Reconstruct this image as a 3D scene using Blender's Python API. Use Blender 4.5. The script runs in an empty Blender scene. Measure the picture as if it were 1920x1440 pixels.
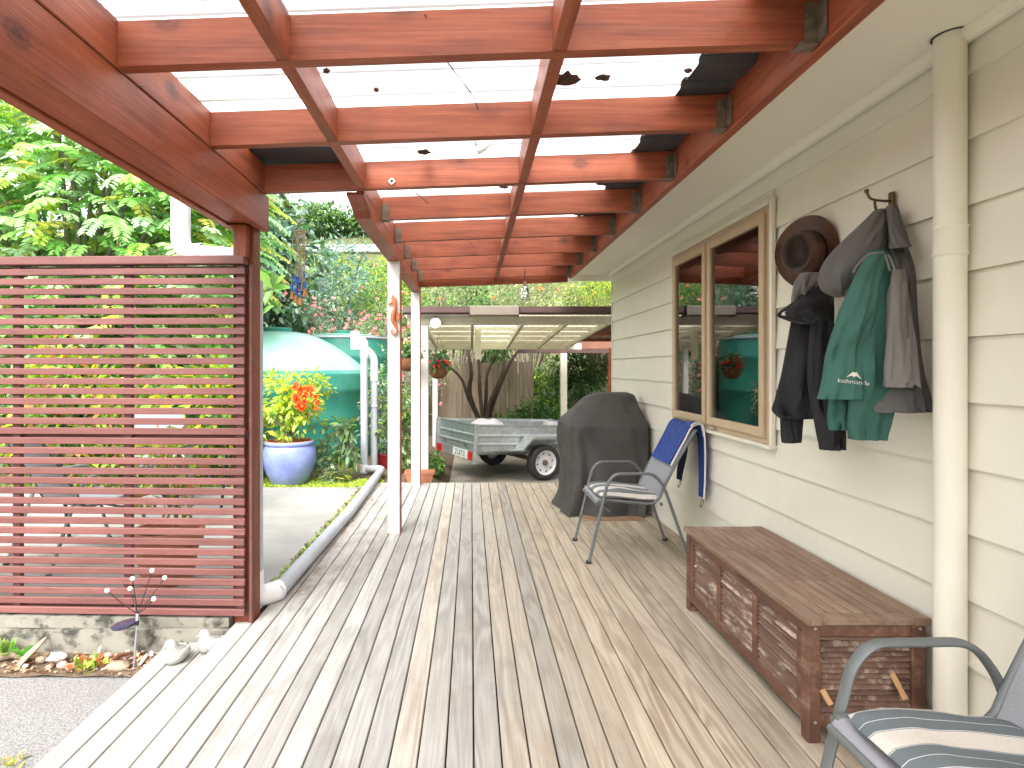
import bpy, bmesh, math, random
import numpy as np
from mathutils import Vector, Matrix, noise as mnoise

# ------------------------------------------------------------------ camera, sky, sun, exposure
S = bpy.context.scene
C = S.collection
R = math.radians
CAMZ, FPX, VX, VY = 1.32, 1100.0, 883.0, 690.0      # eye height, focal length and vanishing point of the 1920x1440 photo
cam = bpy.data.cameras.new('camera'); camo = bpy.data.objects.new('camera', cam); C.objects.link(camo)
camo.location = (0, 0, CAMZ); camo.rotation_euler = (R(90), 0, 0)
cam.sensor_width = 36; cam.lens = 36*FPX/1920
cam.shift_x = (960-VX)/1920; cam.shift_y = -(720-VY)/1920
cam.clip_start = 0.05; cam.clip_end = 500
S.camera = camo

SUN_EL, SUN_AZ = 50, -163         # degrees; azimuth from +Y, negative = from the left
w = bpy.data.worlds.new('World'); S.world = w; w.use_nodes = True
nt = w.node_tree; nt.nodes.clear()
sky = nt.nodes.new('ShaderNodeTexSky'); sky.sky_type = 'NISHITA'; sky.sun_disc = False
sky.sun_elevation = R(SUN_EL); sky.sun_rotation = R(SUN_AZ); sky.dust_density = 4.0; sky.air_density = 1.0; sky.ozone_density = 1.0
hs = nt.nodes.new('ShaderNodeHueSaturation'); hs.inputs['Saturation'].default_value = 0.22     # thin white overcast
bg = nt.nodes.new('ShaderNodeBackground'); bg.inputs['Strength'].default_value = 0.15
wo = nt.nodes.new('ShaderNodeOutputWorld')
nt.links.new(sky.outputs[0], hs.inputs['Color']); nt.links.new(hs.outputs[0], bg.inputs[0]); nt.links.new(bg.outputs[0], wo.inputs[0])
sl = bpy.data.lights.new('sun', 'SUN'); sl.energy = .75; sl.angle = R(30); sl.color = (1, .96, .9)
so = bpy.data.objects.new('sun', sl); C.objects.link(so)
_d = Vector((math.sin(R(SUN_AZ))*math.cos(R(SUN_EL)), math.cos(R(SUN_AZ))*math.cos(R(SUN_EL)), math.sin(R(SUN_EL))))
so.rotation_euler = _d.to_track_quat('Z', 'Y').to_euler(); so.location = (-20, 10, 30)
S.view_settings.view_transform = 'Standard'; S.view_settings.look = 'None'
S.view_settings.gamma = 1; S.view_settings.use_curve_mapping = False
S.view_settings.exposure = 2.2
S.render.engine = 'CYCLES'
S.cycles.use_denoising = True
S.cycles.max_bounces = 10; S.cycles.diffuse_bounces = 5; S.cycles.transparent_max_bounces = 10; S.cycles.transmission_bounces = 6
S.cycles.sample_clamp_indirect = 10
S.cycles.caustics_reflective = False; S.cycles.caustics_refractive = False

rnd = random.Random(7)
RG = np.random.default_rng(11)

# ------------------------------------------------------------------ helpers
def at(px, py, Y):
    "world point that the photo shows at pixel px,py when it stands Y metres away"
    return Vector(((px-VX)*Y/FPX, Y, CAMZ-(py-VY)*Y/FPX))
def wall_at(px, py, X):
    "the same for a point whose distance X from the eye line towards the house wall is known"
    Y = X*FPX/(px-VX)
    return Vector((X, Y, CAMZ-(py-VY)*Y/FPX))

ORG = {}
def thing(name, label, cat, loc=(0, 0, 0), rotz=0, group=None, rot=None):
    o = bpy.data.objects.new(name, None); C.objects.link(o)
    o.empty_display_size = .1
    o.location = loc; o.rotation_euler = rot if rot else (0, 0, rotz)
    o['label'] = label; o['category'] = cat
    if group: o['group'] = group
    ORG[o.name] = Vector(loc)
    return o
def tag(o, label=None, cat=None, group=None, kind=None):
    if label: o['label'] = label
    if cat: o['category'] = cat
    if group: o['group'] = group
    if kind: o['kind'] = kind
    return o

class MB:
    "collects faces; build() links them as one mesh object"
    def __init__(s): s.v = []; s.f = []; s.m = []
    def add(s, vs, fs, mi=0):
        b = len(s.v); s.v += [tuple(p) for p in vs]
        for f in fs: s.f.append(tuple(b+i for i in f)); s.m.append(mi)
        return s
    def box(s, a, b, mi=0):
        x0, y0, z0 = a; x1, y1, z1 = b
        return s.add([(x0,y0,z0),(x1,y0,z0),(x1,y1,z0),(x0,y1,z0),(x0,y0,z1),(x1,y0,z1),(x1,y1,z1),(x0,y1,z1)],
                     [(0,3,2,1),(4,5,6,7),(0,1,5,4),(1,2,6,5),(2,3,7,6),(3,0,4,7)], mi)
    def cbox(s, a, b, c=.004, axis=1, mi=0):
        "box with the edges along one axis chamfered"
        lo = list(a); hi = list(b)
        u, v = [i for i in range(3) if i != axis]
        P = [(lo[u]+c,lo[v]),(hi[u]-c,lo[v]),(hi[u],lo[v]+c),(hi[u],hi[v]-c),(hi[u]-c,hi[v]),(lo[u]+c,hi[v]),(lo[u],hi[v]-c),(lo[u],lo[v]+c)]
        vs = []
        for e in (lo[axis], hi[axis]):
            for p in P:
                q = [0,0,0]; q[u] = p[0]; q[v] = p[1]; q[axis] = e; vs.append(q)
        fs = [(i,(i+1)%8,8+(i+1)%8,8+i) for i in range(8)] + [tuple(range(7,-1,-1)), tuple(range(8,16))]
        if axis == 1: fs = [f[::-1] for f in fs]
        return s.add(vs, fs, mi)
    def obox(s, p0, p1, wd, ht, up=(0,0,1), mi=0, c=0):
        "beam of section wd x ht from p0 to p1"
        p0 = Vector(p0); p1 = Vector(p1); d = (p1-p0).normalized(); up = Vector(up)
        sx = d.cross(up)
        if sx.length < 1e-4: sx = d.cross(Vector((1,0,0)))
        sx.normalize(); uz = sx.cross(d).normalized()
        vs = []
        for p in (p0, p1):
            for a, b in ((-1,-1),(1,-1),(1,1),(-1,1)): vs.append(p+sx*a*wd/2+uz*b*ht/2)
        return s.add(vs, [(0,1,2,3),(7,6,5,4),(0,4,5,1),(1,5,6,2),(2,6,7,3),(3,7,4,0)], mi)
    def tube(s, path, r, n=8, caps=True, mi=0, flat=None, up=None):
        "tube along path; r number or list; flat = (ru, rv) factors for an oval section, u sideways to up"
        path = [Vector(p) for p in path]; k = len(path)
        rs = r if isinstance(r, (list, tuple)) else [r]*k
        vs = []; prev = None
        for i, p in enumerate(path):
            d = (path[min(i+1,k-1)]-path[max(i-1,0)])
            if d.length < 1e-9: d = Vector((0,0,1))
            d.normalize()
            if up is not None:
                a = Vector(up).cross(d)
                if a.length < 1e-3: a = prev or d.orthogonal()
            elif prev is None: a = d.orthogonal()
            else: a = prev-d*prev.dot(d)
            a = a.normalized(); prev = a; b = d.cross(a)
            fu, fv = flat if flat else (1, 1)
            for j in range(n):
                t = 2*math.pi*j/n
                vs.append(p+(a*math.cos(t)*fv+b*math.sin(t)*fu)*rs[i])
        fs = [(i*n+j, i*n+(j+1)%n, (i+1)*n+(j+1)%n, (i+1)*n+j) for i in range(k-1) for j in range(n)]
        if caps: fs += [tuple(range(n-1,-1,-1)), tuple((k-1)*n+j for j in range(n))]
        return s.add(vs, fs, mi)
    def lathe(s, prof, c=(0,0,0), n=24, mi=0, cap=False, M=None):
        vs = []
        for r, z in prof:
            for j in range(n):
                t = 2*math.pi*j/n; p = Vector((r*math.cos(t), r*math.sin(t), z))
                if M is not None: p = M @ p
                vs.append(p+Vector(c))
        k = len(prof)
        fs = [(i*n+j, i*n+(j+1)%n, (i+1)*n+(j+1)%n, (i+1)*n+j) for i in range(k-1) for j in range(n)]
        if cap: fs += [tuple(range(n-1,-1,-1)), tuple((k-1)*n+j for j in range(n))]
        return s.add(vs, fs, mi)
    def loft(s, rings, closed=True, caps=(False,False), mi=0):
        n = len(rings[0]); k = len(rings)
        vs = [p for r in rings for p in r]
        m = n if closed else n-1
        fs = [(i*n+j, i*n+(j+1)%n, (i+1)*n+(j+1)%n, (i+1)*n+j) for i in range(k-1) for j in range(m)]
        if caps[0]: fs.append(tuple(range(n-1,-1,-1)))
        if caps[1]: fs.append(tuple((k-1)*n+j for j in range(n)))
        return s.add(vs, fs, mi)
    def prism(s, poly, h, M=None, mi=0):
        "poly in xy extruded by h in z, then placed by M"
        n = len(poly)
        vs = [Vector((p[0],p[1],0)) for p in poly]+[Vector((p[0],p[1],h)) for p in poly]
        if M is not None: vs = [M @ p for p in vs]
        return s.add(vs, [tuple(range(n-1,-1,-1)), tuple(range(n,2*n))]+[(i,(i+1)%n,n+(i+1)%n,n+i) for i in range(n)], mi)
    def ball(s, c, r, nu=10, nv=7, mi=0, M=None):
        rx, ry, rz = r if isinstance(r, (tuple, list)) else (r, r, r)
        vs = []; fs = []
        for i in range(nv+1):
            a = math.pi*i/nv-math.pi/2
            for j in range(nu):
                t = 2*math.pi*j/nu
                p = Vector((rx*math.cos(a)*math.cos(t), ry*math.cos(a)*math.sin(t), rz*math.sin(a)))
                if M is not None: p = M @ p
                vs.append(p+Vector(c))
        for i in range(nv):
            for j in range(nu): fs.append((i*nu+j, i*nu+(j+1)%nu, (i+1)*nu+(j+1)%nu, (i+1)*nu+j))
        return s.add(vs, fs, mi)
    def mesh(s, name, org=None, smooth=None):
        me = bpy.data.meshes.new(name)
        v = s.v
        if org is not None: v = [(p[0]-org[0], p[1]-org[1], p[2]-org[2]) for p in v]
        me.from_pydata(v, [], s.f)
        if any(s.m): me.polygons.foreach_set('material_index', s.m)
        me.update()
        if smooth:
            me.shade_smooth(); me.set_sharp_from_angle(angle=R(smooth))
        return me
    def build(s, name, mat, parent=None, smooth=None, local=False, weld=False):
        "world coordinates unless local; children keep the root's origin"
        org = None
        if parent is not None and not local: org = ORG[parent.name]
        me = s.mesh(name, org, smooth)
        if weld:
            bm = bmesh.new(); bm.from_mesh(me); bmesh.ops.remove_doubles(bm, verts=bm.verts, dist=1e-5)
            bmesh.ops.recalc_face_normals(bm, faces=bm.faces); bm.to_mesh(me); bm.free()
            if smooth: me.shade_smooth(); me.set_sharp_from_angle(angle=R(smooth))
        return link(name, me, mat, parent)
def link(name, me, mat, parent=None, loc=None, rot=None):
    o = bpy.data.objects.new(name, me); C.objects.link(o)
    if mat is not None and not me.materials:
        for m in (mat if isinstance(mat, (list, tuple)) else [mat]): me.materials.append(m)
    if parent is not None:
        o.parent = parent; ORG[o.name] = ORG.get(parent.name, Vector())
    else: ORG[o.name] = Vector()
    if loc is not None: o.location = loc
    if rot is not None: o.rotation_euler = rot
    return o
def solo(mb, name, mat, label, cat, loc=None, smooth=None, group=None):
    "a thing that is one mesh, its origin at loc"
    me = mb.mesh(name, loc, smooth); o = link(name, me, mat); o.location = loc or (0,0,0)
    ORG[o.name] = Vector(loc or (0,0,0))
    return tag(o, label, cat, group)
def structure(mb, name, mat, smooth=None):
    o = mb.build(name, mat, None, smooth); o['kind'] = 'structure'; return o
def smoothpath(pts, n=6):
    "Catmull-Rom through the points"
    P = [Vector(p) for p in pts]; out = []
    for i in range(len(P)-1):
        p0 = P[max(i-1,0)]; p1 = P[i]; p2 = P[i+1]; p3 = P[min(i+2,len(P)-1)]
        for j in range(n):
            t = j/n
            out.append(.5*((2*p1)+(p2-p0)*t+(2*p0-5*p1+4*p2-p3)*t*t+(3*p1-p0-3*p2+p3)*t**3))
    out.append(P[-1]); return out
def fillet(pts, r, n=5):
    "polyline with rounded corners"
    P = [Vector(p) for p in pts]; out = [P[0]]
    for i in range(1, len(P)-1):
        a = (P[i-1]-P[i]); b = (P[i+1]-P[i]); q = min(r, a.length*.49, b.length*.49)
        A = P[i]+a.normalized()*q; B = P[i]+b.normalized()*q
        for j in range(n+1):
            t = j/n; out.append(A*(1-t)**2+P[i]*2*t*(1-t)+B*t*t)
    out.append(P[-1]); return out
def text_mesh(txt, size, name):
    cu = bpy.data.curves.new(name, 'FONT'); cu.body = txt; cu.size = size; cu.align_x = 'CENTER'; cu.align_y = 'CENTER'; cu.extrude = .0006
    o = bpy.data.objects.new(name, cu); C.objects.link(o)
    dg = bpy.context.evaluated_depsgraph_get(); me = bpy.data.meshes.new_from_object(o.evaluated_get(dg))
    bpy.data.objects.remove(o); bpy.data.curves.remove(cu); me.name = name
    return me

# ------------------------------------------------------------------ materials
MATS = {}
def base_mat(name):
    m = bpy.data.materials.new(name); m.use_nodes = True; n = m.node_tree
    b = n.nodes['Principled BSDF']; MATS[name] = m
    return m, n, b
def N(n, t, **kw):
    x = n.nodes.new('ShaderNode'+t)
    for k, v in kw.items():
        if k in x.inputs.keys(): x.inputs[k].default_value = v
        else: setattr(x, k, v)
    return x
def mth(n, op, a, b=None, c=None, clamp=False):
    x = n.nodes.new('ShaderNodeMath'); x.operation = op; x.use_clamp = clamp
    for i, q in enumerate((a, b, c)):
        if q is None: continue
        if isinstance(q, (int, float)): x.inputs[i].default_value = q
        else: n.links.new(q, x.inputs[i])
    return x.outputs[0]
def ramp(n, fac, stops):
    r = n.nodes.new('ShaderNodeValToRGB'); e = r.color_ramp.elements
    while len(e) < len(stops): e.new(.5)
    for i, (p, c) in enumerate(stops): e[i].position = p; e[i].color = (*c[:3], 1)
    n.links.new(fac, r.inputs[0]); return r.outputs[0]
def mixc(n, fac, a, b, mode='MIX'):
    x = n.nodes.new('ShaderNodeMix'); x.data_type = 'RGBA'; x.blend_type = mode
    for s, q in ((x.inputs[0], fac), (x.inputs[6], a), (x.inputs[7], b)):
        if isinstance(q, (int, float)): s.default_value = q
        elif isinstance(q, tuple): s.default_value = (*q[:3], 1)
        else: n.links.new(q, s)
    return x.outputs[2]
def coords(n, scale=(1,1,1), rand=True):
    tc = N(n, 'TexCoord'); mp = N(n, 'Mapping'); mp.inputs['Scale'].default_value = scale
    n.links.new(tc.outputs['Object'], mp.inputs['Vector'])
    if not rand: return mp.outputs[0]
    oi = N(n, 'ObjectInfo'); va = n.nodes.new('ShaderNodeVectorMath'); va.operation = 'ADD'
    sc = mth(n, 'MULTIPLY', oi.outputs['Random'], 57.0); cb = N(n, 'CombineXYZ')
    for i in range(3): n.links.new(sc, cb.inputs[i])
    n.links.new(mp.outputs[0], va.inputs[0]); n.links.new(cb.outputs[0], va.inputs[1])
    return va.outputs[0]
def noise(n, vec, scale, detail=4, rough=.55, dist=0):
    x = N(n, 'TexNoise', Scale=scale, Detail=detail, Roughness=rough, Distortion=dist)
    n.links.new(vec, x.inputs['Vector']); return x.outputs['Fac']
def bump(n, b, h, strength=.3, dist=.01):
    x = N(n, 'Bump', Strength=strength, Distance=dist); n.links.new(h, x.inputs['Height']); n.links.new(x.outputs[0], b.inputs['Normal'])
def pm(name, c1, c2=None, scale=6, stretch=(1,1,1), rough=.6, bmp=0, bscale=60, rv=0, spec=.4, metal=0, detail=4, lo=.35, hi=.65, c3=None, s3=2, t3=(.55,.75), bdist=.004):
    m, n, b = base_mat(name)
    b.inputs['Roughness'].default_value = rough; b.inputs['Metallic'].default_value = metal
    b.inputs['Specular IOR Level'].default_value = spec
    c2 = c2 or tuple(x*.85 for x in c1)
    v = coords(n, stretch); f = noise(n, v, scale, detail)
    col = ramp(n, f, [(lo, c1), (hi, c2)])
    if c3: 
        g = noise(n, v, s3, 6, .65); gg = ramp(n, g, [(t3[0], (0,0,0)), (t3[1], (1,1,1))]); col = mixc(n, gg, col, c3)
    if rv:
        oi = N(n, 'ObjectInfo'); h = N(n, 'HueSaturation'); n.links.new(col, h.inputs['Color'])
        n.links.new(mth(n, 'MULTIPLY_ADD', oi.outputs['Random'], 2*rv, 1-rv), h.inputs['Value']); col = h.outputs[0]
    n.links.new(col, b.inputs['Base Color'])
    if bmp: bump(n, b, noise(n, v, bscale, 4), bmp, bdist)
    return m
def stained(name, axis, dark=1.0):
    "red-brown stained pine: streaks along the timber, knots"
    m, n, b = base_mat(name)
    st = [9, 9, 9]; st[axis] = .7
    v = coords(n, tuple(st)); f = noise(n, v, 3.2, 6, .6, .4)
    k = dark
    col = ramp(n, f, [(.25, (.15*k,.034*k,.016*k)), (.5, (.262*k,.062*k,.026*k)), (.75, (.34*k,.098*k,.044*k))])
    st2 = [55, 55, 55]; st2[axis] = 1.2
    f2 = noise(n, coords(n, tuple(st2)), 2.0, 3)
    col = mixc(n, ramp(n, f2, [(.45, (0,0,0)), (.8, (.4,.4,.4))]), col, (.40*k,.15*k,.085*k))
    bl = noise(n, coords(n, (1,1,1)), 5.0, 5, .6); col = mixc(n, mth(n, 'MULTIPLY', ramp(n, bl, [(.50, (0,0,0)), (.75, (1,1,1))]), .45), col, (.11*k,.027*k,.016*k))
    ks = [5, 5, 5]; ks[axis] = 3.6
    vo = N(n, 'TexVoronoi', Scale=1.0, Randomness=1.0); n.links.new(coords(n, tuple(ks)), vo.inputs['Vector'])
    kd = ramp(n, mth(n, 'ADD', vo.outputs['Distance'], mth(n, 'MULTIPLY', f2, .12)), [(.12, (1,1,1)), (.15, (.55,.55,.55)), (.19, (.75,.75,.75)), (.24, (.25,.25,.25)), (.36, (0,0,0))])
    sep = N(n, 'SeparateColor'); n.links.new(vo.outputs['Color'], sep.inputs[0])
    sel = mth(n, 'GREATER_THAN', sep.outputs[0], .30)
    kk = mth(n, 'MULTIPLY', kd, mth(n, 'MULTIPLY', sel, .85))
    col = mixc(n, kk, col, (.06*k,.016*k,.012*k))
    n.links.new(col, b.inputs['Base Color'])
    b.inputs['Roughness'].default_value = .5; b.inputs['Specular IOR Level'].default_value = .35
    bump(n, b, f2, .25, .003)
    return m

def deck_mat(name, axis=1):
    m, n, b = base_mat(name)
    st = [5.5, 5.5, 5.5]; st[axis] = .55
    v = coords(n, tuple(st)); lowf = noise(n, v, 1.5, 2, .45, .25)
    ring = mth(n, 'SINE', mth(n, 'MULTIPLY', lowf, 46.0))
    ring = mth(n, 'MULTIPLY_ADD', ring, .5, .5)
    st2 = [130, 130, 130]; st2[axis] = 3.0
    fine = noise(n, coords(n, tuple(st2)), 1.0, 4, .6)
    oi = N(n, 'ObjectInfo')
    geo = N(n, 'NewGeometry'); sx = N(n, 'SeparateXYZ'); n.links.new(geo.outputs['Position'], sx.inputs[0])
    blot = noise(n, coords(n, (1,1,1)), 1.7, 5, .6)
    t = mth(n, 'ADD', sx.outputs[0], mth(n, 'MULTIPLY_ADD', oi.outputs['Random'], .7, -.35))
    t = mth(n, 'ADD', t, mth(n, 'MULTIPLY_ADD', blot, .9, -.45))
    shel = ramp(n, mth(n, 'MULTIPLY_ADD', t, .9, .42), [(.25, (0,0,0)), (.80, (1,1,1))])     # sheltered boards keep their tan, open ones have gone silver
    silver = ramp(n, fine, [(.25, (.33,.312,.288)), (.75, (.50,.483,.45))])
    tan = ramp(n, fine, [(.25, (.36,.30,.225)), (.75, (.53,.455,.355))])
    col = mixc(n, shel, silver, tan)
    col = mixc(n, mth(n, 'MULTIPLY', ring, mth(n, 'MULTIPLY_ADD', noise(n, coords(n, (2,.6,2)), 1.3, 3), 1.5, -.38, True)), col, mixc(n, shel, (.21,.195,.175), (.23,.165,.11)))
    gr = noise(n, coords(n, (1,1,1)), 3.5, 6, .65)
    col = mixc(n, mth(n, 'MULTIPLY', ramp(n, gr, [(.52, (0,0,0)), (.72, (1,1,1))]), .33), col, (.20,.165,.125))
    # green-black mildew along the wet edge by the pipe
    gg = noise(n, coords(n, (1,.5,1)), 6, 6, .7)
    edge = ramp(n, mth(n, 'MULTIPLY_ADD', sx.outputs[0], 1.0, 1.35), [(.20, (0,0,0)), (.30, (1,1,1)), (.52, (1,1,1)), (.80, (0,0,0))])
    fy = ramp(n, mth(n, 'MULTIPLY', sx.outputs[1], .1), [(.27, (0,0,0)), (.33, (1,1,1))])
    mil = mth(n, 'MULTIPLY', mth(n, 'MULTIPLY', edge, fy), ramp(n, gg, [(.45, (0,0,0)), (.62, (1,1,1))]))
    col = mixc(n, mth(n, 'MULTIPLY', mil, .5), col, (.13,.12,.10))
    h = N(n, 'HueSaturation'); n.links.new(col, h.inputs['Color'])
    n.links.new(mth(n, 'MULTIPLY_ADD', oi.outputs['Random'], .34, .83), h.inputs['Value'])
    n.links.new(h.outputs[0], b.inputs['Base Color'])
    b.inputs['Roughness'].default_value = .62; b.inputs['Specular IOR Level'].default_value = .3
    bump(n, b, mth(n, 'ADD', fine, mth(n, 'MULTIPLY', ring, .35)), .35, .002)
    return m

def leaf_mat(name, trans=.42, rough=.45):
    m, n, b = base_mat(name)
    a = N(n, 'Attribute', attribute_name='Col')
    n.links.new(a.outputs['Color'], b.inputs['Base Color']); b.inputs['Roughness'].default_value = rough
    b.inputs['Specular IOR Level'].default_value = .45
    tr = N(n, 'BsdfTranslucent'); h = N(n, 'HueSaturation'); h.inputs['Value'].default_value = 1.5; h.inputs['Saturation'].default_value = 1.1
    n.links.new(a.outputs['Color'], h.inputs['Color']); n.links.new(h.outputs[0], tr.inputs['Color'])
    mx = N(n, 'MixShader'); mx.inputs[0].default_value = trans
    n.links.new(b.outputs[0], mx.inputs[1]); n.links.new(tr.outputs[0], mx.inputs[2])
    n.links.new(mx.outputs[0], n.nodes['Material Output'].inputs['Surface'])
    return m
def sheet_mat(name, col, trans=.90, clear=.15):
    "milky plastic roofing: lets the sky through, diffused"
    m, n, b = base_mat(name)
    v = coords(n, (1,1,1), False)
    st = noise(n, coords(n, (.6,14,1), False), 1.0, 5, .6); dr = noise(n, v, 5, 6, .7)
    dirt = mth(n, 'MULTIPLY', ramp(n, st, [(.5, (0,0,0)), (.72, (1,1,1))]), .55)
    c = mixc(n, dirt, col, (.55,.36,.24))
    tc_ = N(n, 'TexCoord'); sy = N(n, 'SeparateXYZ'); n.links.new(tc_.outputs['Object'], sy.inputs[0])
    fr_ = mth(n, 'FRACT', mth(n, 'MULTIPLY', mth(n, 'ADD', sy.outputs[1], 4.6), 1/.19))
    band = ramp(n, fr_, [(.55, (0,0,0)), (.60, (1,1,1)), (.655, (1,1,1)), (.67, (0,0,0)), (.955, (0,0,0)), (.965, (.55,.55,.55)), (.995, (.55,.55,.55))])
    c = mixc(n, mth(n, 'MULTIPLY', band, mth(n, 'MULTIPLY_ADD', dr, 1.1, .25, True)), c, (.10,.05,.03))
    c = mixc(n, ramp(n, dr, [(.66, (0,0,0)), (.74, (1,1,1))]), c, (.25,.17,.11))
    n.links.new(c, b.inputs['Base Color']); b.inputs['Roughness'].default_value = .3
    tr = N(n, 'BsdfTranslucent'); n.links.new(c, tr.inputs['Color'])
    tp = N(n, 'BsdfTransparent'); n.links.new(c, tp.inputs['Color'])
    m1 = N(n, 'MixShader'); m1.inputs[0].default_value = trans; n.links.new(b.outputs[0], m1.inputs[1]); n.links.new(tr.outputs[0], m1.inputs[2])
    m2 = N(n, 'MixShader'); m2.inputs[0].default_value = clear; n.links.new(m1.outputs[0], m2.inputs[1]); n.links.new(tp.outputs[0], m2.inputs[2])
    n.links.new(m2.outputs[0], n.nodes['Material Output'].inputs['Surface'])
    return m
def glass_mat(name, tint=(.8,.85,.85)):
    m, n, b = base_mat(name)
    gl = N(n, 'BsdfGlossy', Roughness=.015); tp = N(n, 'BsdfTransparent'); tp.inputs[0].default_value = (*tint, 1)
    fr = N(n, 'Fresnel', IOR=1.52); f = mth(n, 'MULTIPLY_ADD', fr.outputs[0], 1.7, .05, True)
    mx = N(n, 'MixShader'); n.links.new(f, mx.inputs[0]); n.links.new(tp.outputs[0], mx.inputs[1]); n.links.new(gl.outputs[0], mx.inputs[2])
    n.links.new(mx.outputs[0], n.nodes['Material Output'].inputs['Surface'])
    return m

m_stX, m_stY, m_stZ = stained('stained_pine_across', 0), stained('stained_pine_along', 1), stained('stained_pine_upright', 2); m_stZd = stained('dark_stained_post', 2, .7)
m_deck = deck_mat('weathered_decking')
m_slat = pm('red_brown_paint', (.140,.052,.045), (.178,.070,.061), scale=3, stretch=(.6,4,4), rough=.55, bmp=.1, rv=.10, c3=(.105,.038,.033), s3=9, t3=(.5,.8))
m_cream = pm('cream_wall_paint', (.77,.74,.645), (.73,.70,.61), scale=2.5, rough=.5, bmp=.06, bscale=90, spec=.3, c3=(.69,.655,.565), s3=1.3, t3=(.55,.85))
m_soffit = pm('cream_soffit_paint', (.77,.74,.645), (.74,.71,.615), scale=1.5, rough=.6, spec=.2)
m_tan = pm('tan_joinery', (.56,.43,.29), (.52,.395,.265), scale=8, rough=.4)
m_white = pm('white_paint', (.74,.73,.70), (.66,.65,.61), scale=4, rough=.5, c3=(.55,.53,.47), s3=7, t3=(.62,.85))
m_offwhite = pm('carport_cream_paint', (.66,.63,.50), (.56,.53,.41), scale=3, rough=.55, c3=(.42,.40,.30), s3=5, t3=(.55,.85))
m_pvc = pm('white_plastic_pipe', (.80,.80,.80), (.74,.74,.75), scale=3, rough=.35, spec=.5)
m_pvcg = pm('grey_plastic_pipe', (.46,.48,.53), (.40,.42,.47), scale=5, rough=.4, spec=.5, c3=(.30,.30,.29), s3=6, t3=(.6,.85))
m_conc = pm('patio_concrete', (.31,.303,.285), (.25,.243,.228), scale=2.2, rough=.85, bmp=.3, bscale=120, c3=(.20,.193,.175), s3=3.5, t3=(.55,.8))
m_slabc = pm('carport_concrete', (.34,.305,.25), (.25,.225,.185), scale=2.5, rough=.8, bmp=.3, bscale=90, c3=(.17,.15,.12), s3=2.5, t3=(.5,.8))
m_agg = pm('exposed_aggregate', (.285,.282,.276), (.15,.148,.144), scale=110, detail=2, rough=.85, bmp=.9, bscale=150, c3=(.20,.195,.185), s3=2.5, t3=(.5,.8), bdist=.006)
m_plinth = pm('stained_concrete', (.25,.235,.195), (.18,.17,.14), scale=6, rough=.9, bmp=.5, bscale=40, c3=(.045,.045,.035), s3=9, t3=(.50,.62))
m_soil = pm('garden_soil', (.10,.07,.045), (.17,.12,.08), scale=14, rough=.95, bmp=1, bscale=50, bdist=.02)
m_ground = pm('rough_lawn', (.07,.10,.03), (.12,.11,.05), scale=3, rough=.95, bmp=.6, bscale=30, bdist=.03)
m_darkvoid = pm('dark_gap_shade', (.015,.012,.01), (.025,.02,.016), scale=5, rough=.9)  # near-black stands in for the shade in gaps and hollows
m_metal = pm('galvanised_steel', (.46,.49,.50), (.58,.61,.62), scale=18, rough=.42, metal=.75, detail=2, c3=(.33,.35,.36), s3=6, t3=(.55,.8))
m_bracket = pm('weathered_bracket', (.20,.15,.11), (.11,.08,.06), scale=30, rough=.6, metal=.3)
m_frame = pm('grey_powder_coat', (.135,.145,.148), (.115,.125,.128), scale=5, rough=.4, spec=.5)
m_sling = pm('grey_sling_mesh', (.31,.31,.335), (.24,.24,.262), scale=420, stretch=(1,1,1), detail=1, rough=.8, bmp=.3, bscale=600, bdist=.001)
m_black = pm('black_plastic', (.014,.014,.016), (.02,.02,.022), rough=.5)
m_rubber = pm('tyre_rubber', (.028,.028,.028), (.045,.043,.04), scale=10, rough=.8)
m_red = pm('red_lamp_lens', (.50,.02,.012), (.42,.016,.01), rough=.2)
m_brown = pm('brown_gutter', (.085,.048,.042), (.065,.036,.032), scale=4, rough=.45)
m_beige = pm('beige_panel', (.24,.205,.165), (.21,.18,.145), scale=4, rough=.5)
m_roofdark = pm('dark_roof_steel', (.035,.035,.04), (.055,.052,.055), scale=4, rough=.6)
m_sheet = sheet_mat('milky_roof_sheet', (.93,.93,.92))
m_sheet2 = sheet_mat('yellowed_roof_sheet', (.84,.81,.64), .65, .05); m_sheet3 = sheet_mat('dull_roof_sheet', (.62,.57,.44), .45, .0)
m_glass = glass_mat('window_glass')
m_leaf = leaf_mat('leaf'); m_petal = leaf_mat('petal', .3, .6)
m_bark = pm('bark', (.135,.085,.055), (.075,.048,.034), scale=14, stretch=(1,1,.25), rough=.9, bmp=.8, bscale=30, bdist=.01)
m_barkg = pm('grey_bark', (.27,.24,.20), (.17,.15,.12), scale=14, stretch=(1,1,.3), rough=.9, bmp=.6, bscale=30, bdist=.008)
m_terra = pm('terracotta', (.46,.185,.105), (.38,.145,.08), scale=8, rough=.8, bmp=.15, c3=(.50,.30,.22), s3=6, t3=(.6,.85))

# ------------------------------------------------------------------ the setting
def terr(x, y):
    t = max(0, y-12.2); h = .52*min(t, 16)+.10*max(0, min(t-16, 40))
    l = max(0, -8.5-x); h = max(h, .40*min(l, 14))
    return -.36+h+.10*mnoise.noise(Vector((x*.25, y*.25, 0)))*min(1, t*.3+l*.3)
mb = MB()
xs = [-160,-90,-55,-40]+[-32+1.6*i for i in range(36)]+[32,50,90,160]; ys = [-60,-25,-8]+[-2+1.4*i for i in range(38)]+[60,90,160]
vs = [(x,y,terr(x,y)) for y in ys for x in xs]; nx = len(xs)
mb.add(vs, [(j*nx+i,j*nx+i+1,(j+1)*nx+i+1,(j+1)*nx+i) for j in range(len(ys)-1) for i in range(nx-1)])
structure(mb, 'ground', m_ground, 60)

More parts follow.
